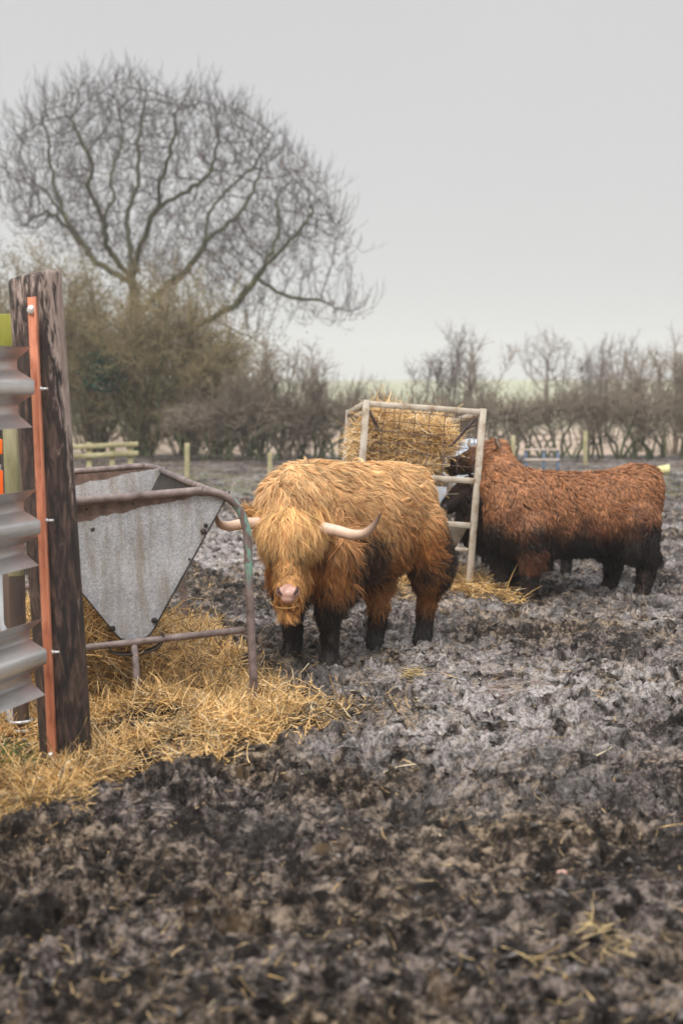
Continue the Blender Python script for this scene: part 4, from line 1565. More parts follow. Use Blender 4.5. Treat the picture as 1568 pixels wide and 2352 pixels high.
horn_mesh('horn', [HP(630, 1204, 8.10), HP(592, 1202, 8.08), HP(560, 1203, 8.02), HP(530, 1208, 7.93), HP(510, 1206, 7.84), HP(500, 1196, 7.78), HP(496, 1176, 7.74)], .036, cow1, CB, CT)
leaf_ear('ear', HP(608, 1195, 8.16), HP(566, 1172, 8.24), .042, (0, 0, 1), M['hide'], cow1)
leaf_ear('ear', HP(716, 1218, 8.14), HP(760, 1250, 8.20), .042, (0, 0, 1), M['hide'], cow1)
for y_ in (.088, -.088):
    mb = MB(); mb.ball(head_pt(.135, y_, .040), .021, 12, 8); mb.build('eye', M['eye'], cow1, True)


def ear_fur(name, cow_o, b, t_, n, ln, cols, seed, width=.045):
    rng = np.random.default_rng(seed)
    b, t_ = np.asarray(b), np.asarray(t_)
    d = t_ - b
    p = b + d * rng.random((n, 1)) + rng.normal(0, width * .35, (n, 3))
    S_ = 6
    dirv = nrm(d[None, :] / np.linalg.norm(d) * .8 + rng.normal(0, .35, (n, 3)) + np.array((0, 0, .15)))
    C = np.zeros((n, S_, 3)); L_ = ln * rng.uniform(.5, 1.1, n)
    q_ = p.copy(); dd = dirv
    for k in range(S_):
        C[:, k] = q_
        dd = nrm(dd + np.array((0, 0, -.22)) + rng.normal(0, .06, (n, 3)))
        q_ = q_ + dd * (L_ / (S_ - 1))[:, None]
    sd = nrm(np.cross(dirv, rng.normal(0, 1, (n, 3))))
    Wd = np.outer(np.full(n, .0022), np.interp(np.linspace(0, 1, S_), [0, .7, 1], [1, .8, .15]))
    V, q = ribbons(C, Wd, np.repeat(sd[:, None], S_, 1))
    cc = np.array(cols)[None, :] * rng.uniform(.6, 1.25, (n, 1))
    return mesh_np(name, V, q, M['fur'], cow_o, False, np.repeat(cc, S_ * 2, 0))


ear_fur('ear_tuft', cow1, HP(604, 1192, 8.16), HP(568, 1174, 8.24), 900, .085, (.58, .33, .12), 41)
ear_fur('ear_tuft', cow1, HP(716, 1218, 8.14), HP(758, 1248, 8.20), 900, .10, (.50, .26, .08), 42)


def hooves(cow_o, feet, rad=.058):
    for f in feet:
        mb = MB()
        for sg in (1, -1):
            mb.sweep([(f[0] + .02, f[1] + sg * .027, -.05), (f[0] + .03, f[1] + sg * .027, .012), (f[0] + .015, f[1] + sg * .022, .055)], [.034, .036, .026], 10)
        mb.build('hoof', M['hoof'], cow_o, True)


hooves(cow1, (l_fl, l_fr, l_hl, l_hr))
# tail down the back of the rump
tl_path = spline([(-.56, 0, 1.10), (-.64, 0, 1.04), (-.66, .01, .8), (-.65, .02, .55), (-.63, .02, .40)], 6)
mb = MB(); mb.sweep(tl_path, np.linspace(.035, .02, len(tl_path)), 8); mb.build('tail', M['hide'], cow1, True)

# ---- the red-brown cow at the rack
fN, hN = G(1227, 1383), G(1474, 1371)          # near legs
F2 = nrm(fN - hN)[:2]
c2o = (fN + hN)[:2] / 2 + np.array((.05, .20))
c2 = Cow(c2o, F2)
f2a, h2a = c2.loc(fN), c2.loc(hN)
fw = c2.loc(G(1190, 1352)); hw_ = np.array((h2a[0] + .10, h2a[1] - .36, 0))
fw = np.array((f2a[0] + .12, f2a[1] - .34, 0))
f2a[0] += .04
poll2 = c2.loc(P(1140, 1040, 11.62)); muz2 = c2.loc(P(1043, 1072, 11.66))
x_f, x_h = f2a[0], h2a[0]
rings2 = [(x_h - .21, .86, .08, .12), (x_h - .19, .83, .15, .20), (x_h - .12, .785, .215, .265), (x_h + .0, .755, .255, .30), (x_h + .20, .69, .275, .32), (x_h + .45, .67, .28, .325),
          (x_f - .08, .685, .265, .335), (x_f + .08, .695, .24, .335), (x_f + .20, .70, .19, .27), (x_f + .28, .70, .11, .19)]
nk0 = q0((x_f - .12, 0, .80)); nk1 = q0((x_f + .12, -.05, .89))
neck2 = ([nk0, nk1, poll2 * .6 + nk1 * .4 + q0((0, 0, -.03)), poll2 + q0((-.01, 0, -.03))], [.22, .195, .14, .10])
head2 = ([poll2, poll2 * .62 + muz2 * .38, poll2 * .25 + muz2 * .75, muz2], [.115, .108, .082, .070])


def fleg2(f, s):
    return ([q0((x_f - .02, s * .17, .58)), q0((f[0] - .03, f[1] * .5 + s * .08, .42)), q0((f[0] - .01, f[1], .27)), q0((f[0], f[1], .20)), q0((f[0], f[1], .08)), q0((f[0] + .02, f[1], .02))], [.16, .12, .085, .072, .058, .06])


def hleg2(f, s):
    return ([q0((x_h + .06, s * .15, .62)), q0((f[0] + .05, s * .16, .45)), q0((f[0] - .035, f[1] * .8 + s * .03, .30)), q0((f[0] - .035, f[1], .24)), q0((f[0] - .01, f[1], .09)), q0((f[0] + .02, f[1], .02))], [.20, .17, .105, .085, .064, .062])


me2 = build_cow(c2, rings2, neck2, head2, [fleg2(f2a, 1), fleg2(fw, -1), hleg2(h2a, 1), hleg2(hw_, -1)],
                extra=[([poll2 + q0((-.05, 0, -.055)), q0((x_f + .06, -.03, .955)), q0((x_f - .24, 0, .905)), q0((x_f - .5, 0, .87))], [.085, .10, .105, .10])])
for p_ in me2.polygons: p_.use_smooth = True
me2.materials.clear(); me2.materials.append(M['hide_dark'])
cow2 = bpy.data.objects.new('highland_cow', me2); COL.objects.link(cow2); cow2.matrix_world = c2.mat
tag(cow2, 'curly red-brown highland cow side on at right, reaching its head into the rack', 'cow', 'cattle in the muddy paddock')


def dark_props(polx, muzx, c_top, c_low, mudc, zlow, ln, gv=.10):
    ax_ = nrm(muzx - polx)

    def props(pos, nn, rng):
        n = len(pos); x, y, z = pos.T
        s = (pos - polx) @ ax_; rad = np.linalg.norm(pos - polx - s[:, None] * ax_, axis=1)
        head = (s > -.05) & (rad < .17) & (x > polx[0] - .2)
        side = np.sign(y + .04 * gnoise(x * 4, z * 4, 2))
        D = np.stack([-.35 + 0 * x, .7 * side * np.maximum(nn[:, 2], 0), -.9 + .3 * nn[:, 2]], 1)
        D += 1.1 * np.stack([fbm(x * 5 + 4, z * 5 + y, 61, 3), fbm(x * 5, z * 5 + 8, 62, 3), fbm(x * 5 + 2, z * 5, 64, 3)], 1)
        L = ln * (1 + .25 * fbm(x * 5, z * 5, 63, 2)) + .06 * sstep(zlow + .1, zlow - .1, z) * (z > .3)
        L = np.where(z < .30, .038, L); L = np.where(z < .06, .025, L)
        L[head] = .05
        topk = head & (s < .07) & (nn[:, 2] > .1)
        L[topk] = .065
        D[head] = ax_ + np.array((0, 0, -.4)) + rng.normal(0, .2, (head.sum(), 3))
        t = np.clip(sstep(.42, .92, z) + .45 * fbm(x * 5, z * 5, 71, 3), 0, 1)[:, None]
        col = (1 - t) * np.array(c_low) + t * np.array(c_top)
        col = col * np.where(rng.random(n) < .2, .55, 1.0)[:, None]
        nz = .12 * fbm(x * 6 + y, z * 6, 73, 3)
        m = sstep(zlow + .12, zlow - .06, z + nz)
        fl_ = np.exp(-(((x - x_f) / .12) ** 2)) * (y > 0) * (z < .45) * (z > .24)
        m = m * (1 - .75 * fl_)
        m = np.maximum(m, sstep(.30, .55, np.exp(-(((x - x_h + .02) / .14) ** 2 + ((z - .42) / .2) ** 2)) + nz * 1.5))
        m[head] = np.maximum(m[head], sstep(.10, .26, s[head]) * .8)
        m = m[:, None]
        mud = np.array(mudc) * rng.uniform(.6, 1.5, n)[:, None]
        col = col * (1 - m) + mud * m
        return dict(D=nrm(D), L=L, lift=np.full(n, .60), grav=np.full(n, gv), wave=np.full(n, .5), wid=np.full(n, .0026), col=col, clump=np.full(n, .6))
    return props


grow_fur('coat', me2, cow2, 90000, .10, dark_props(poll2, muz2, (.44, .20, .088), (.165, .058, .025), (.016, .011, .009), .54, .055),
         lambda c: np.where(c[:, 2] < .02, .2, 1.0), M['fur'], 5, S=6)
HP2 = lambda px, py, Y: c2.loc(P(px, py, Y))
horn_mesh('horn', [HP2(1145, 1038, 11.52), HP2(1143, 1026, 11.46), HP2(1139, 1016, 11.42), HP2(1136, 1007, 11.41)], .022, cow2, (.34, .26, .19), (.05, .035, .03))
horn_mesh('horn', [HP2(1110, 1040, 11.72), HP2(1088, 1030, 11.82), HP2(1076, 1022, 11.9), HP2(1079, 1008, 11.93)], .022, cow2, (.25, .19, .15), (.05, .035, .03))
leaf_ear('ear', HP2(1140, 1046, 11.5), HP2(1160, 1064, 11.40), .040, (0, 0, 1), M['hide_dark'], cow2)
leaf_ear('ear', HP2(1115, 1046, 11.72), HP2(1100, 1040, 11.86), .040, (0, 0, 1), M['hide_dark'], cow2)
ear_fur('ear_tuft', cow2, HP2(1142, 1046, 11.48), HP2(1156, 1060, 11.40), 500, .10, (.26, .085, .028), 43)
tg = MB(); tc_ = HP2(1153, 1066, 11.36)
tg.ball(tc_, (.016, .006, .022), 10, 8); tg.build('ear_tag', M['yellow'], cow2, True)
ax2 = nrm(muz2 - poll2)
mb = MB(); mb.ball(muz2 + ax2 * .055, (.035, .05, .045), 12, 8); mb.build('nose', M['nose_dark'], cow2, True)
mb = MB(); mb.ball(poll2 * .65 + muz2 * .35 + q0((0, .098, .03)), .017, 10, 8); mb.build('eye', M['eye'], cow2, True)
hooves(cow2, (f2a, fw, h2a, hw_))
tp = spline([(x_h - .15, 0, .95), (x_h - .21, 0, .90), (x_h - .225, .01, .6), (x_h - .21, .02, .40)], 6)
mb = MB(); mb.sweep(tp, np.linspace(.035, .025, len(tp)), 8); mb.build('tail', M['hide_dark'], cow2, True)

# ---- the dark cow behind it
c3 = Cow((1.60, 12.32), (-.60, -.80))
feet3 = [c3.loc(p) for p in (G(1180, 1358), G(1138, 1358), G(1296, 1330), G(1254, 1326))]
poll3 = c3.loc(P(1082, 1118, 11.72)); muz3 = c3.loc(P(1030, 1160, 11.50))
xf3, xh3 = (feet3[0][0] + feet3[1][0]) / 2, (feet3[2][0] + feet3[3][0]) / 2
rings3 = [(xh3 - .20, .72, .08, .10), (xh3 - .16, .70, .16, .18), (xh3 - .02, .68, .225, .24), (xh3 + .25, .63, .25, .26), (xf3 - .25, .62, .25, .27), (xf3 - .02, .62, .22, .28), (xf3 + .14, .62, .16, .24), (xf3 + .22, .62, .09, .15)]
nk3 = q0((xf3 + .05, .02, .70))
neck3 = ([nk3, nk3 * .45 + poll3 * .55, poll3], [.20, .15, .105])
head3 = ([poll3, poll3 * .5 + muz3 * .5, muz3], [.105, .092, .066])
legs3 = []
for i, f in enumerate(feet3):
    s_ = 1 if i in (0, 2) else -1
    if i < 2:
        legs3.append(([q0((xf3 - .03, s_ * .13, .52)), q0((f[0], f[1], .30)), q0((f[0], f[1], .18)), q0((f[0], f[1], .02))], [.13, .07, .052, .05]))
    else:
        legs3.append(([q0((xh3 + .05, s_ * .13, .58)), q0((f[0] + .03, f[1], .40)), q0((f[0] - .04, f[1], .24)), q0((f[0], f[1], .02))], [.17, .12, .056, .05]))
me3 = build_cow(c3, rings3, neck3, head3, legs3)
for p_ in me3.polygons: p_.use_smooth = True
me3.materials.clear(); me3.materials.append(M['hide_black'])
cow3 = bpy.data.objects.new('highland_cow', me3); COL.objects.link(cow3); cow3.matrix_world = c3.mat
tag(cow3, 'dark almost black cow half hidden behind the red-brown cow, head low under the rack rail', 'cow', 'cattle in the muddy paddock')
grow_fur('coat', me3, cow3, 20000, .05, dark_props(poll3, muz3, (.075, .030, .014), (.040, .018, .010), (.015, .010, .008), .40, .085),
         lambda c: np.where(c[:, 2] < .02, .2, 1.0), M['fur'], 6, S=6)
HP3 = lambda px, py, Y: c3.loc(P(px, py, Y))
horn_mesh('horn', [HP3(1088, 1118, 11.60), HP3(1083, 1110, 11.52), HP3(1077, 1102, 11.47), HP3(1071, 1092, 11.45)], .020, cow3, (.55, .45, .34), (.40, .30, .22))
leaf_ear('ear', HP3(1086, 1128, 11.62), HP3(1078, 1146, 11.48), .038, (0, 0, 1), M['hide_black'], cow3)
mb = MB(); mb.ball(muz3 + nrm(muz3 - poll3) * .05, (.04, .04, .04), 12, 8); mb.build('nose', M['nose_dark'], cow3, True)
hooves(cow3, feet3)


# ------------------------------------------------------------------ trees, hedge
class Segs:
    def __init__(self): self.A, self.B, self.ra, self.rb = [], [], [], []

    def add(self, A, B, ra, rb):
        A = np.asarray(A, float).reshape(-1, 3); B = np.asarray(B, float).reshape(-1, 3)
        self.A.append(A); self.B.append(B)
        self.ra.append(np.broadcast_to(ra, (len(A),))); self.rb.append(np.broadcast_to(rb, (len(A),)))

    def mesh(self, name, mat, parent, sides=3):
        V, q = prisms(np.concatenate(self.A), np.concatenate(self.B), np.concatenate(self.ra), np.concatenate(self.rb), sides)
        return mesh_np(name, V, q, mat, parent, sides > 4)


def twig_sprays(segs, base, dirs, length, rad, rng, sub=3, up_=.25, spread=.7, segn=3):
    """each base point gets one crooked twig with side shoots"""
    n = len(base)
    p = base.copy(); d = nrm(dirs + rng.normal(0, spread * .5, (n, 3)) + np.array((0, 0, up_)))
    L = length * rng.uniform(.5, 1.3, n)
    for k in range(segn):
        d = nrm(d + rng.normal(0, .22, (n, 3)) + np.array((0, 0, up_ * .3)))
        q_ = p + d * (L / segn)[:, None]
        segs.add(p, q_, rad * (1 - .25 * k), rad * (1 - .25 * (k + 1)))
        for j in range(sub):
            t = rng.random((n, 1))
            b = p + (q_ - p) * t
            dd = nrm(d + rng.normal(0, spread, (n, 3)) + np.array((0, 0, up_ * .5)))
            ll = L * rng.uniform(.25, .55, n)
            m1_ = b + dd * (ll * .5)[:, None]
            dd2 = nrm(dd + rng.normal(0, .3, (n, 3)) + np.array((0, 0, up_ * .4)))
            segs.add(b, m1_, rad * .6, rad * .5); segs.add(m1_, m1_ + dd2 * (ll * .5)[:, None], rad * .5, rad * .3)
        p = q_


def colonize(nodes, parents, attr, step, infl, kill, iters, rng, jitter=.18, up_=.06):
    nodes = [np.asarray(p, float) for p in nodes]; parents = list(parents)
    attr = np.asarray(attr)
    alive = np.ones(len(attr), bool)
    near_i = np.full(len(attr), -1); near_d = np.full(len(attr), 1e9)
    fresh0 = 0; used = {}
    for it in range(iters):
        new = nodes[fresh0:]
        kd = kdtree.KDTree(len(new))
        for k, p in enumerate(new): kd.insert(p, k)
        kd.balance()
        for a_ in np.nonzero(alive)[0]:
            _, k, dd = kd.find(attr[a_])
            if dd < near_d[a_]:
                near_d[a_] = dd; near_i[a_] = fresh0 + k
        alive &= near_d > kill
        act = np.nonzero(alive & (near_d < infl))[0]
        if len(act) == 0: break
        acc = {}
        for a_ in act:
            i = near_i[a_]
            v = attr[a_] - nodes[i]; v = v / (np.linalg.norm(v) + 1e-9)
            acc[i] = acc.get(i, 0) + v
        fresh0 = len(nodes)
        for i, v in acc.items():
            used[i] = used.get(i, 0) + 1
            if used[i] > 3: continue
            nv = np.linalg.norm(v)
            if nv < 1e-6: continue
            d = v / nv + rng.normal(0, jitter, 3) + np.array((0, 0, up_))
            nodes.append(nodes[i] + d / np.linalg.norm(d) * step); parents.append(i)
        if len(nodes) == fresh0: break
    return np.array(nodes), np.array(parents)


def tree_from_nodes(nodes, parents, tip_r, expo=2.35, rmax=None):
    n = len(nodes)
    acc = np.zeros(n); kids = np.zeros(n, int)
    for i in range(n - 1, 0, -1):
        pass
    order = range(n - 1, -1, -1)
    r_ = np.zeros(n)
    for i in order:
        r_[i] = max(tip_r, acc[i] ** (1 / expo)) if kids[i] else tip_r
        p = parents[i]
        if p >= 0:
            acc[p] += r_[i] ** expo; kids[p] += 1
    if rmax: r_ = np.minimum(r_, rmax)
    return r_, kids


# the big bare tree
TY = 42.0
rng = np.random.default_rng(77)
tree_base = P(322, 1030, TY); tree_base[2] = -.1


def TP(px, py, dy): return P(px, py, TY + dy)


limbs = [
    [(322, 1030, 0), (318, 900, 0), (314, 780, 0), (310, 690, 0), (303, 640, 0)],
    [(303, 640, 0), (268, 600, -.4), (243, 555, -.8), (240, 500, -1.0), (205, 440, -1.2), (212, 380, -1.4), (180, 310, -1.6), (150, 250, -1.5)],
    [(240, 500, -1.0), (262, 455, -.6), (255, 400, -.2), (280, 330, .2), (275, 240, .4)],
    [(303, 640, 0), (300, 570, .8), (292, 500, 1.4), (315, 420, 1.8), (318, 330, 2.0), (335, 230, 2.2)],
    [(303, 640, 0), (325, 560, -.3), (360, 485, -.6), (430, 440, -1.0), (480, 400, -1.4), (500, 330, -1.6), (490, 240, -1.8)],
    [(360, 485, -.6), (375, 400, -1.2), (400, 320, -1.8), (405, 230, -2.2)],
    [(312, 730, 0), (370, 665, .5), (440, 610, 1.0), (470, 555, 1.2), (480, 490, 1.4), (530, 430, 1.4), (590, 370, 1.2), (625, 310, 1.0)],
    [(470, 555, 1.2), (540, 500, 2.0), (580, 440, 2.6), (600, 380, 2.8)],
    [(318, 830, 0), (400, 770, -.5), (490, 730, -1.0), (560, 680, -1.2), (610, 610, -1.3), (665, 555, -1.4), (710, 500, -1.2), (740, 440, -1.0)],
    [(590, 645, -1.2), (660, 680, -1.0), (735, 690, -.6), (800, 715, -.4)],
    [(610, 610, -1.3), (640, 530, -.4), (640, 450, .4), (680, 400, .8)],
    [(303, 650, 0), (230, 610, .6), (190, 560, 1.0), (150, 500, 1.2), (105, 440, 1.2), (60, 400, 1.0)],
    [(190, 560, 1.0), (120, 490, -.5), (85, 500, -1.0), (50, 520, -1.2)],
    [(490, 730, -1.0), (560, 770, .2), (610, 800, .6), (660, 850, .8)],
    [(150, 500, 1.2), (120, 400, 2.0), (110, 320, 2.2), (95, 260, 2.2)],
]
nodes, parents, keyed = [], [], {}
for lb in limbs:
    pts = spline([TP(*p) for p in lb], 5)
    start = keyed.get(lb[0])
    if start is None:
        best, bd = -1, 9e9
        for i, nd__ in enumerate(nodes):
            d_ = np.linalg.norm(nd__ - pts[0])
            if d_ < bd: best, bd = i, d_
        start = best
    prev = start
    for k, p in enumerate(pts):
        if k == 0 and start is not None and start >= 0: continue
        nodes.append(p + rng.normal(0, .03, 3)); parents.append(prev if prev is not None else -1)
        prev = len(nodes) - 1
        if k % 5 == 0: keyed.setdefault(lb[k // 5], prev)
crown = [(8, 360), (40, 270), (90, 205), (150, 165), (220, 140), (290, 126), (350, 165), (405, 190), (455, 165), (520, 195), (580, 240), (625, 300), (655, 320), (690, 365), (740, 410), (770, 470),
         (795, 530), (790, 600), (770, 650), (830, 700), (810, 740), (720, 735), (650, 715), (590, 730), (520, 700), (450, 660), (380, 650), (300, 620), (210, 600), (120, 560), (40, 520), (0, 440)]
cx, cy = 390, 440
at_ = []
ca = np.array(crown)
while len(at_) < 5800:
    px, py = rng.uniform(0, 840), rng.uniform(120, 750)
    if not in_poly(np.array([px]), np.array([py]), ca)[0]: continue
    if float(fbm(np.array([px / 75.]), np.array([py / 75.]), 19, 2)[0]) < -.22 and rng.random() < .93: continue
    px += rng.normal(0, 20); py += rng.normal(0, 16) + 48 * sstep(450, 150, py)
    e2 = min(1, ((px - cx) / 430) ** 2 + ((py - cy) / 330) ** 2)
    half = 4.3 * math.sqrt(max(.04, 1 - e2))
    dy = half * (rng.uniform(-1, 1) if rng.random() < .5 else math.copysign(rng.uniform(.6, 1), rng.uniform(-1, 1)))
    if e2 < .15 and rng.random() < .5: continue
    at_.append(TP(px, py, dy))
nodes, parents = colonize(nodes, parents, at_, .25, 2.4, .30, 60, rng, .10, .16)
rad_, kids = tree_from_nodes(nodes, parents, .0080, 2.2)
ix = np.nonzero(parents >= 0)[0]
big = ix[rad_[ix] > .035]; small = ix[rad_[ix] <= .035]
tree = empty('oak_tree', loc=tuple(tree_base))
tag(tree, 'large bare round crowned tree with spreading limbs rising behind the thicket', 'tree')
tb = tree_base
sg_ = Segs(); sg_.add(nodes[parents[big]] - tb, nodes[big] - tb, np.minimum(rad_[parents[big]], rad_[big] * 1.25), rad_[big]); sg_.mesh('trunk', M['bark'], tree, 8)
sg_ = Segs(); sg_.add(nodes[parents[small]] - tb, nodes[small] - tb, np.minimum(rad_[parents[small]], rad_[small] * 1.3), rad_[small])
thin = ix[rad_[ix] < .022]
dirs = nrm(nodes[thin] - nodes[parents[thin]])
sel = rng.random(len(thin)) < .85
twig_sprays(sg_, nodes[thin][sel] - tb, dirs[sel], .62, .0066, rng, 2, .75, .38, 3)
sg_.mesh('crown', M['twig'], tree, 3)
# a few withered leaves still hanging low in the crown
lowi = [i for i in thin if nodes[i][2] < 8.2 and nodes[i][2] > 3.4]
lowi = np.array(lowi)
pick = rng.choice(lowi, 1500)
pos = nodes[pick] - tb + rng.normal(0, .16, (1500, 3))
lc = np.array((.15, .085, .055)) * rng.uniform(.6, 1.5, (1500, 1))
dl = nrm(rng.normal(0, 1, (1500, 3)) + np.array((0, 0, -.8)))
C = np.stack([pos, pos + dl * .035, pos + dl * .075], 1); Sd = np.repeat(nrm(np.cross(dl, rng.normal(0, 1, (1500, 3))))[:, None], 3, 1)
V, q = ribbons(C, np.tile((.008, .02, .004), (1500, 1)), Sd)
mesh_np('withered_leaves', V, q, M['leaf'], tree, False, np.repeat(lc, 6, 0))


def shrub_parts(rng, h, w, ns, stem_r, twig_len, twig_r, per_stem, sub=2, lean=.25, up_=.3, crook=.12, start=.15):
    """upright many stemmed shrub, base at the origin: (stems, twigs)"""
    st, tw = Segs(), Segs()
    for k in range(ns):
        a_ = rng.uniform(0, 6.28); r0 = rng.uniform(0, .12) * w
        p = np.array((math.cos(a_) * r0, math.sin(a_) * r0, -.08))
        d = nrm(np.array((math.cos(a_) * lean * rng.uniform(.2, 1.5), math.sin(a_) * lean * rng.uniform(.2, 1.5), 1.0)))
        L = h * rng.uniform(.65, 1.05); n_ = 9
        pts = [p]
        for i in range(n_):
            d = nrm(d + rng.normal(0, crook, 3) + np.array((0, 0, .04)))
            p = p + d * L / n_; pts.append(p)
        pts = np.array(pts)
        rr_ = stem_r * rng.uniform(.6, 1.2) * np.linspace(1, .25, n_ + 1)
        st.add(pts[:-1], pts[1:], rr_[:-1], rr_[1:])
        t = start + (1 - start) * rng.random(per_stem) ** .8
        f = t * n_; i0 = np.minimum(f.astype(int), n_ - 1)
        b = pts[i0] + (pts[i0 + 1] - pts[i0]) * (f - i0)[:, None]
        dd = nrm(rng.normal(0, 1, (per_stem, 3)) * np.array((1, 1, .5)) + nrm(pts[i0 + 1] - pts[i0]) * .8)
        twig_sprays(tw, b, dd, twig_len, twig_r, rng, sub, up_, .65, 3)
    return st, tw


def plant(name, label, cat, loc, parts, mats, group=None, sides=5):
    o = empty(name, loc=tuple(loc))
    tag(o, label, cat, group)
    parts[0].mesh('stems', mats[0], o, sides); parts[1].mesh('twigs', mats[1], o, 3)
    return o


def leafy(o, rng, n, h, w, col, size=.035, z0=.3):
    p = rng.normal(0, 1, (n, 3)) * np.array((w * .45, w * .45, 0)); p[:, 2] = h * (z0 + (1 - z0) * rng.random(n) ** .9)
    d = nrm(rng.normal(0, 1, (n, 3)))
    C = np.stack([p, p + d * size * .5, p + d * size], 1)
    Sd = np.repeat(nrm(np.cross(d, rng.normal(0, 1, (n, 3))))[:, None], 3, 1)
    V, q = ribbons(C, np.tile((.2 * size, .35 * size, .08 * size), (n, 1)), Sd)
    cc = np.array(col) * rng.uniform(.5, 1.6, (n, 1))
    mesh_np('leaves', V, q, M['leaf'], o, False, np.repeat(cc, 6, 0))


# thicket in front of the tree: big individual bushes
rng = np.random.default_rng(101)
TH = [(215, 36.0, 4.7, 2.6, 'broad olive brown bare bush directly right of the dark post, below the big tree'),
      (330, 35.0, 4.9, 2.6, 'tallest olive brown bare bush in front of the big tree trunk'),
      (430, 36.0, 4.3, 2.4, 'rounded yellowish bare bush under the right limbs of the big tree'),
      (110, 37.0, 5.2, 2.6, 'tall dark bare bush rising behind the dark fence post'),
      (0, 35.5, 5.4, 2.8, 'dark bare bush filling the left edge behind the guard rails'),
      (505, 35.5, 3.1, 2.0, 'low bare bush at the right foot of the thicket')]
for k, (px, Y, h, w, lab) in enumerate(TH):
    g = P(px, 1000, Y); g[2] = 0
    pr = shrub_parts(rng, h, w, 28, .026, .75, .0092, 42, 2, .30, .15, .16, .06)
    o = plant('thicket_bush', lab, 'bush', g, pr, (M['hedge_stem'], M['thicket_twig']), 'bushes of the thicket below the tree')
    leafy(o, rng, 1600, h, w, (.10, .095, .035) if k != 1 else (.10, .09, .03), .05)
# ivy clump
g = P(250, 900, 34.4)
iv = empty('ivy', loc=tuple(g)); tag(iv, 'dark green ivy clump hanging in the bush below the tree', 'ivy')
leafy(iv, rng, 700, 0.9, .6, (.020, .060, .035), .09, 0)

# the hedge: single laid shrubs, five kinds copied along the line
rng = np.random.default_rng(55)
protos = []
for k in range(5):
    st, tw = Segs(), Segs()
    s1, t1 = shrub_parts(rng, 1.35, .9, 4, .042, .40, .009, 7, 2, .34, .16, .2, .55)
    # dense clipped top
    b = np.stack([rng.normal(0, .28, 210), rng.normal(0, .22, 210), rng.uniform(.90, 1.40, 210)], 1)
    twig_sprays(t1, b, nrm(rng.normal(0, 1, (210, 3))), .32, .0075, rng, 1, .25, .8, 2)
    s2 = rng.integers(10, 22)
    b = np.stack([rng.normal(0, .3, s2), rng.normal(0, .2, s2), rng.uniform(1.2, 1.4, s2)], 1)
    twig_sprays(t1, b, np.tile((0, 0, 1.0), (s2, 1)), .55, .008, rng, 1, .9, .4, 3)
    protos.append((s1, t1))
hedge_line = []
xw = -3.6
while xw < 11.5:
    hedge_line.append((xw, 33.3 + .12 * (xw) * (1 if xw > 3 else .2) + rng.normal(0, .12)))
    xw += rng.uniform(.30, .42)
first = {}
for i, (xw, yw) in enumerate(hedge_line):
    k = i % 5
    if k not in first:
        o = plant('hedge_shrub', 'bare clipped hedge shrub with green mossy stems in the far hedge row', 'shrub', (xw, yw, -.05), protos[k],
                  (M['hedge_stem'], M['hedge_twig']), 'shrubs of the far hedge')
        first[k] = o
    else:
        o = first[k].copy(); COL.objects.link(o); o.location = (xw, yw, -.05)
        for ch in first[k].children:
            c_ = ch.copy(); COL.objects.link(c_); c_.parent = o
    o.rotation_euler = (0, 0, rng.uniform(0, 6.28))
    o.scale = (rng.uniform(.9, 1.15), rng.uniform(.9, 1.15), rng.uniform(.88, 1.02) + (.08 if xw > 4.5 else 0))

# taller growth standing up out of the hedge and beyond it
rng = np.random.default_rng(66)
TALL = [(985, 36, 3.1, 1.2, 7, .020, M['pale_twig'], 'cluster of slender pale saplings above the hedge left of the rack end'),
        (1040, 37, 3.4, 1.3, 8, .022, M['pale_twig'], 'tallest slender saplings above the hedge behind the hay rack'),
        (1095, 35.5, 3.2, .8, 5, .022, M['hedge_twig'], 'dark upright saplings over the right post of the hay rack'),
        (590, 33.6, 2.5, 1.5, 14, .022, M['hedge_twig'], 'bare bush with long upright shoots at the left end of hedge'),
        (655, 33.2, 3.0, 1.4, 14, .024, M['hedge_twig'], 'tall purplish bare bush with upright shoots above the golden cow'),
        (720, 33.8, 2.2, 1.4, 10, .020, M['hedge_twig'], 'loose bare bush between the tall purplish bush and the rack'),
        (850, 34.0, 2.0, 1.3, 8, .018, M['hedge_twig'], 'low bare shoots standing out of hedge behind the rack left post'),
        (1340, 44, 3.0, 2.2, 12, .024, M['pale_twig'], 'hazy brown scrub bush beyond the hedge right of the small tree'),
        (1400, 46, 3.9, 2.2, 12, .026, M['pale_twig'], 'taller hazy scrub bush beyond the hedge at right'),
        (1470, 40, 2.7, 2.2, 14, .024, M['hedge_twig'], 'dense brown scrub bush behind the hedge near right edge'),
        (1545, 38, 3.1, 2.0, 16, .024, M['hedge_twig'], 'darkest scrub bush at the right edge above the hedge'),
        (1610, 38, 3.2, 2.0, 12, .024, M['hedge_twig'], 'scrub bush cut by the right edge of the picture')]
for (px, Y, h, w, ns, rs_, mt, lab) in TALL:
    g = P(px, 1000, Y); g[2] = -.1
    pr = shrub_parts(rng, h, w, ns, rs_, .42 if h > 2.9 else .5, .0075, 34, 2, .16 if ns < 9 else .26, .35, .1, .2)
    plant('sapling_clump' if ns < 9 else 'bare_bush', lab, 'saplings' if ns < 9 else 'bush', g, pr, (mt, mt), 'bushes along and beyond the hedge')
# small round tree far off
rng = np.random.default_rng(88)


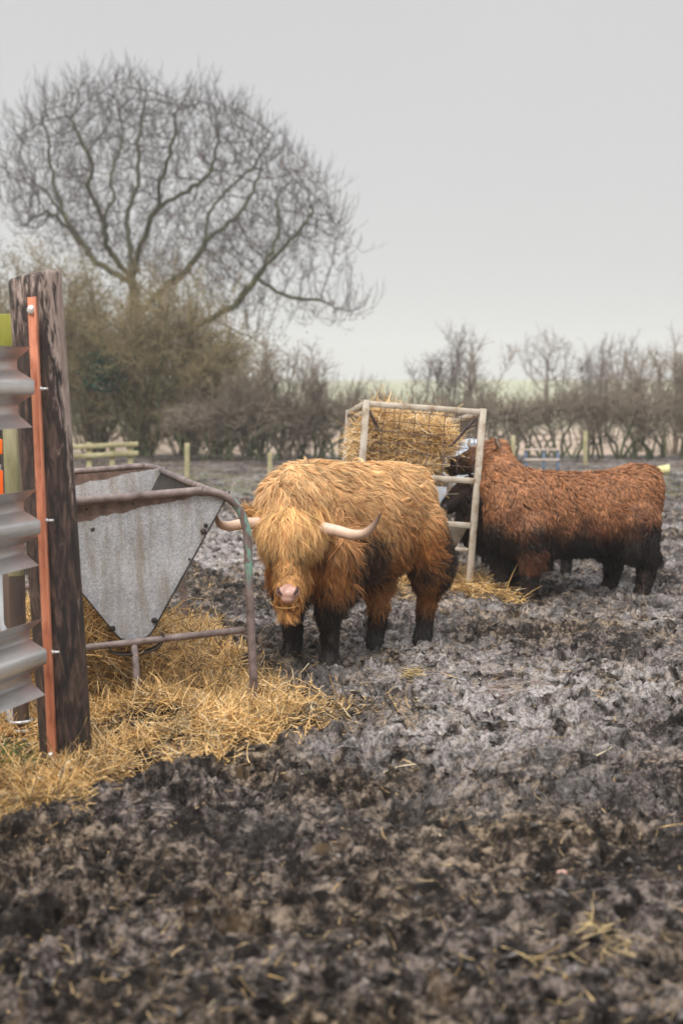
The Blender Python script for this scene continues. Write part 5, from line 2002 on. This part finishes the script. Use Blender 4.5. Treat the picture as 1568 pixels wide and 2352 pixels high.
def small_tree(px, Y, h, w, label, mat, nat=420, step=.22):
    g = P(px, 1000, Y); g[2] = .2
    nodes = [np.zeros(3) + np.array((0, 0, h * .42 * k / 6)) for k in range(7)]; par = [-1, 0, 1, 2, 3, 4, 5]
    at = []
    while len(at) < nat:
        v = rng.uniform(-1, 1, 3)
        if .15 < v @ v < 1: at.append(np.array((v[0] * w, v[1] * w, h * .68 + v[2] * h * .34)))
    nodes, par = colonize(nodes, par, at, step, 1.6, .3, 40, rng, .2, .05)
    rd, kd_ = tree_from_nodes(nodes, par, .010, 2.1)
    o = empty('round_tree', loc=tuple(g)); tag(o, label, 'tree')
    ix = np.nonzero(par >= 0)[0]
    s = Segs(); b_ = ix[rd[ix] > .022]; s.add(nodes[par[b_]], nodes[b_], rd[b_] * 1.1, rd[b_]); s.mesh('trunk', mat, o, 6)
    s = Segs(); b_ = ix[rd[ix] <= .022]; s.add(nodes[par[b_]], nodes[b_], rd[b_] * 1.1, rd[b_])
    twig_sprays(s, nodes[b_], nrm(nodes[b_] - nodes[par[b_]]), .40, .009, rng, 2, .2, .7, 2)
    s.mesh('crown', mat, o, 3)


small_tree(1252, 62, 4.0, 1.35, 'small round topped tree standing alone in haze beyond the hedge', M['pale_twig'])

# ------------------------------------------------------------------ far fences and farm odds and ends
ff = empty('wire_fence', loc=(0, 30, 0))
tag(ff, 'low stock fence of thin lichened posts and wires in front of the hedge', 'fence')
pp = []
for px, base, top in ((430, 1108, 1018), (620, 1100, 1040), (870, 1082, 1000), (1178, 1066, 1000), (1343, 1070, 990), (1525, 1052, 985)):
    g = G(px, base); t_ = P(px, top, g[1])
    pp.append((g, t_))
    mb = MB(); mb.bar(np.array((g[0], g[1], -.1)) - (0, 30, 0), t_ - (0, 30, 0), .085, .085, up=(0, 1, 0)); mb.build('post', M['fencewood'], ff)
mb = MB()
for f_ in (.25, .5, .75, .95):
    mb.sweep([g * (1 - f_) + t_ * f_ - (0, 30, 0) for g, t_ in pp], .004, 4)
mb.build('wire', M['wire'], ff)
rf = empty('rail_fence', loc=tuple(G(300, 1120) * (1, 1, 0)))
tag(rf, 'weathered yellowish post and rail fence end behind the trough', 'fence')
ob = np.array(rf.location)
RY = 22.0
for px in (118, 205, 258, 300):
    t_ = P(px, 1016, RY); mb = MB(); mb.bar(np.array((t_[0], RY, -.1)) - ob, t_ - ob, .085, .075, up=(0, 1, 0)); mb.build('post', M['fencewood'], rf)
for y0_, y1_ in ((1027, 1020), (1049, 1041)):
    mb = MB(); mb.bar(P(60, y0_ + 5, RY - .058) - ob, P(318, y1_, RY - .058) - ob, .04, .075); mb.build('rail', M['fencewood'], rf)
mb = MB()
for px in range(60, 318, 9):
    t_ = P(px, 1055, RY); mb.sweep([np.array((t_[0], RY + .06, .05)) - ob, t_ + (0, .06, 0) - ob], .004, 4)
for py in (1060, 1080, 1100):
    mb.sweep([P(60, py, RY) + (0, .06, 0) - ob, P(310, py, RY) + (0, .06, 0) - ob], .004, 4)
mb.build('wire_netting', M['wire'], rf)

# pale blue tank behind the rack
g = P(955, 1010, 20.0)
tk = empty('water_tank', loc=(g[0], 20.3, 0)); tag(tk, 'pale blue plastic water tank standing behind the hay rack', 'water tank')
x0_, x1_ = P(822, 1010, 20)[0] - g[0], P(1098, 1010, 20)[0] - g[0]
zt = P(955, 1012, 20)[2]
mb = MB(); mb.bar((x0_, 0, zt / 2 - .03), (x1_, 0, zt / 2 - .03), .8, zt - .06, bevel=.07); mb.build('body', M['tank'], tk, False)
mb = MB()
for (ya, yb) in ((-.42, -.42), (.42, .42)): mb.sweep([(x0_ - .02, ya, zt - .03), (x1_ + .02, yb, zt - .03)], .03, 10)
for xa in (x0_ - .02, x1_ + .02): mb.sweep([(xa, -.42, zt - .03), (xa, .42, zt - .03)], .03, 10)
mb.build('rim', M['tank'], tk, True)
# small blue hurdle by the fence
hd_ = empty('hurdle', loc=tuple(G(1245, 1098) * (1, 1, 0)))
hy = hd_.location.y
tag(hd_, 'small blue legged metal hurdle with a pale top bar above the brown cow', 'hurdle')
for px in (1207, 1248, 1280):
    t_ = P(px, 1033, hy); mb = MB(); mb.bar((t_[0] - hd_.location.x, 0, -.05), (t_[0] - hd_.location.x, 0, t_[2]), .05, .05, up=(0, 1, 0)); mb.build('leg', M['bluesteel'], hd_)
for py in (1033, 1056):
    a_, b_ = P(1203, py, hy), P(1284, py, hy)
    mb = MB(); mb.bar(np.array((a_[0], hy - .03, a_[2])) - np.array(hd_.location), np.array((b_[0], hy - .03, b_[2])) - np.array(hd_.location), .03, .04); mb.build('bar', M['palewood'], hd_)
g = G(1520, 1090)
bk = empty('feed_bucket', loc=(g[0], g[1], 0)); tag(bk, 'pale yellow plastic bucket lying in mud beyond the brown cow', 'bucket')
mb = MB(); mb.sweep([(-.11, 0, .08), (-.10, 0, .08), (.11, 0, .10), (.12, 0, .10)], [.07, .075, .095, .1], 14); mb.build('tub', M['bucket'], bk, True)
mb = MB(); mb.sweep(spline([(.12, -.095, .10), (.16, -.05, .03), (.17, .03, .03), (.12, .095, .10)], 5), .006, 6); mb.build('handle', M['wire'], bk, True)
# pink scrap in the foreground mud
g = G(1292, 2030)
gz_ = float(ground_z(np.array([g[0]]), np.array([g[1]]))[0])
mb = MB(); mb.ball((g[0], g[1], gz_ + .012), (.016, .012, .012), 10, 8); mb.ball((g[0] - .012, g[1] + .004, gz_ + .012), (.010, .010, .009), 8, 6)
tag(mb.build('beet_scrap', M['nose'], None, True), 'small pinkish vegetable scrap lying in the foreground mud', 'scrap')

# ------------------------------------------------------------------ damp air
HAZE = True
if HAZE:
    mb = MB()
    x0, x1, y0, y1, z0, z1 = -260, 260, -30, 420, -2.5, 16
    V = [(x, y, z) for x in (x0, x1) for y in (y0, y1) for z in (z0, z1)]
    mb.add(V, [(0, 1, 3, 2), (4, 6, 7, 5), (0, 4, 5, 1), (2, 3, 7, 6), (0, 2, 6, 4), (1, 5, 7, 3)])
    m = bpy.data.materials.new('damp_air'); m.use_nodes = True
    nt = m.node_tree; nt.nodes.clear()
    out = nt.nodes.new('ShaderNodeOutputMaterial'); vol = nt.nodes.new('ShaderNodeVolumePrincipled')
    vol.inputs['Color'].default_value = (.99, .99, 1, 1); vol.inputs['Density'].default_value = .0013
    vol.inputs['Anisotropy'].default_value = .2
    nt.links.new(vol.outputs[0], out.inputs['Volume'])
    hz = mb.build('haze', m)
    tag(hz, kind='stuff')
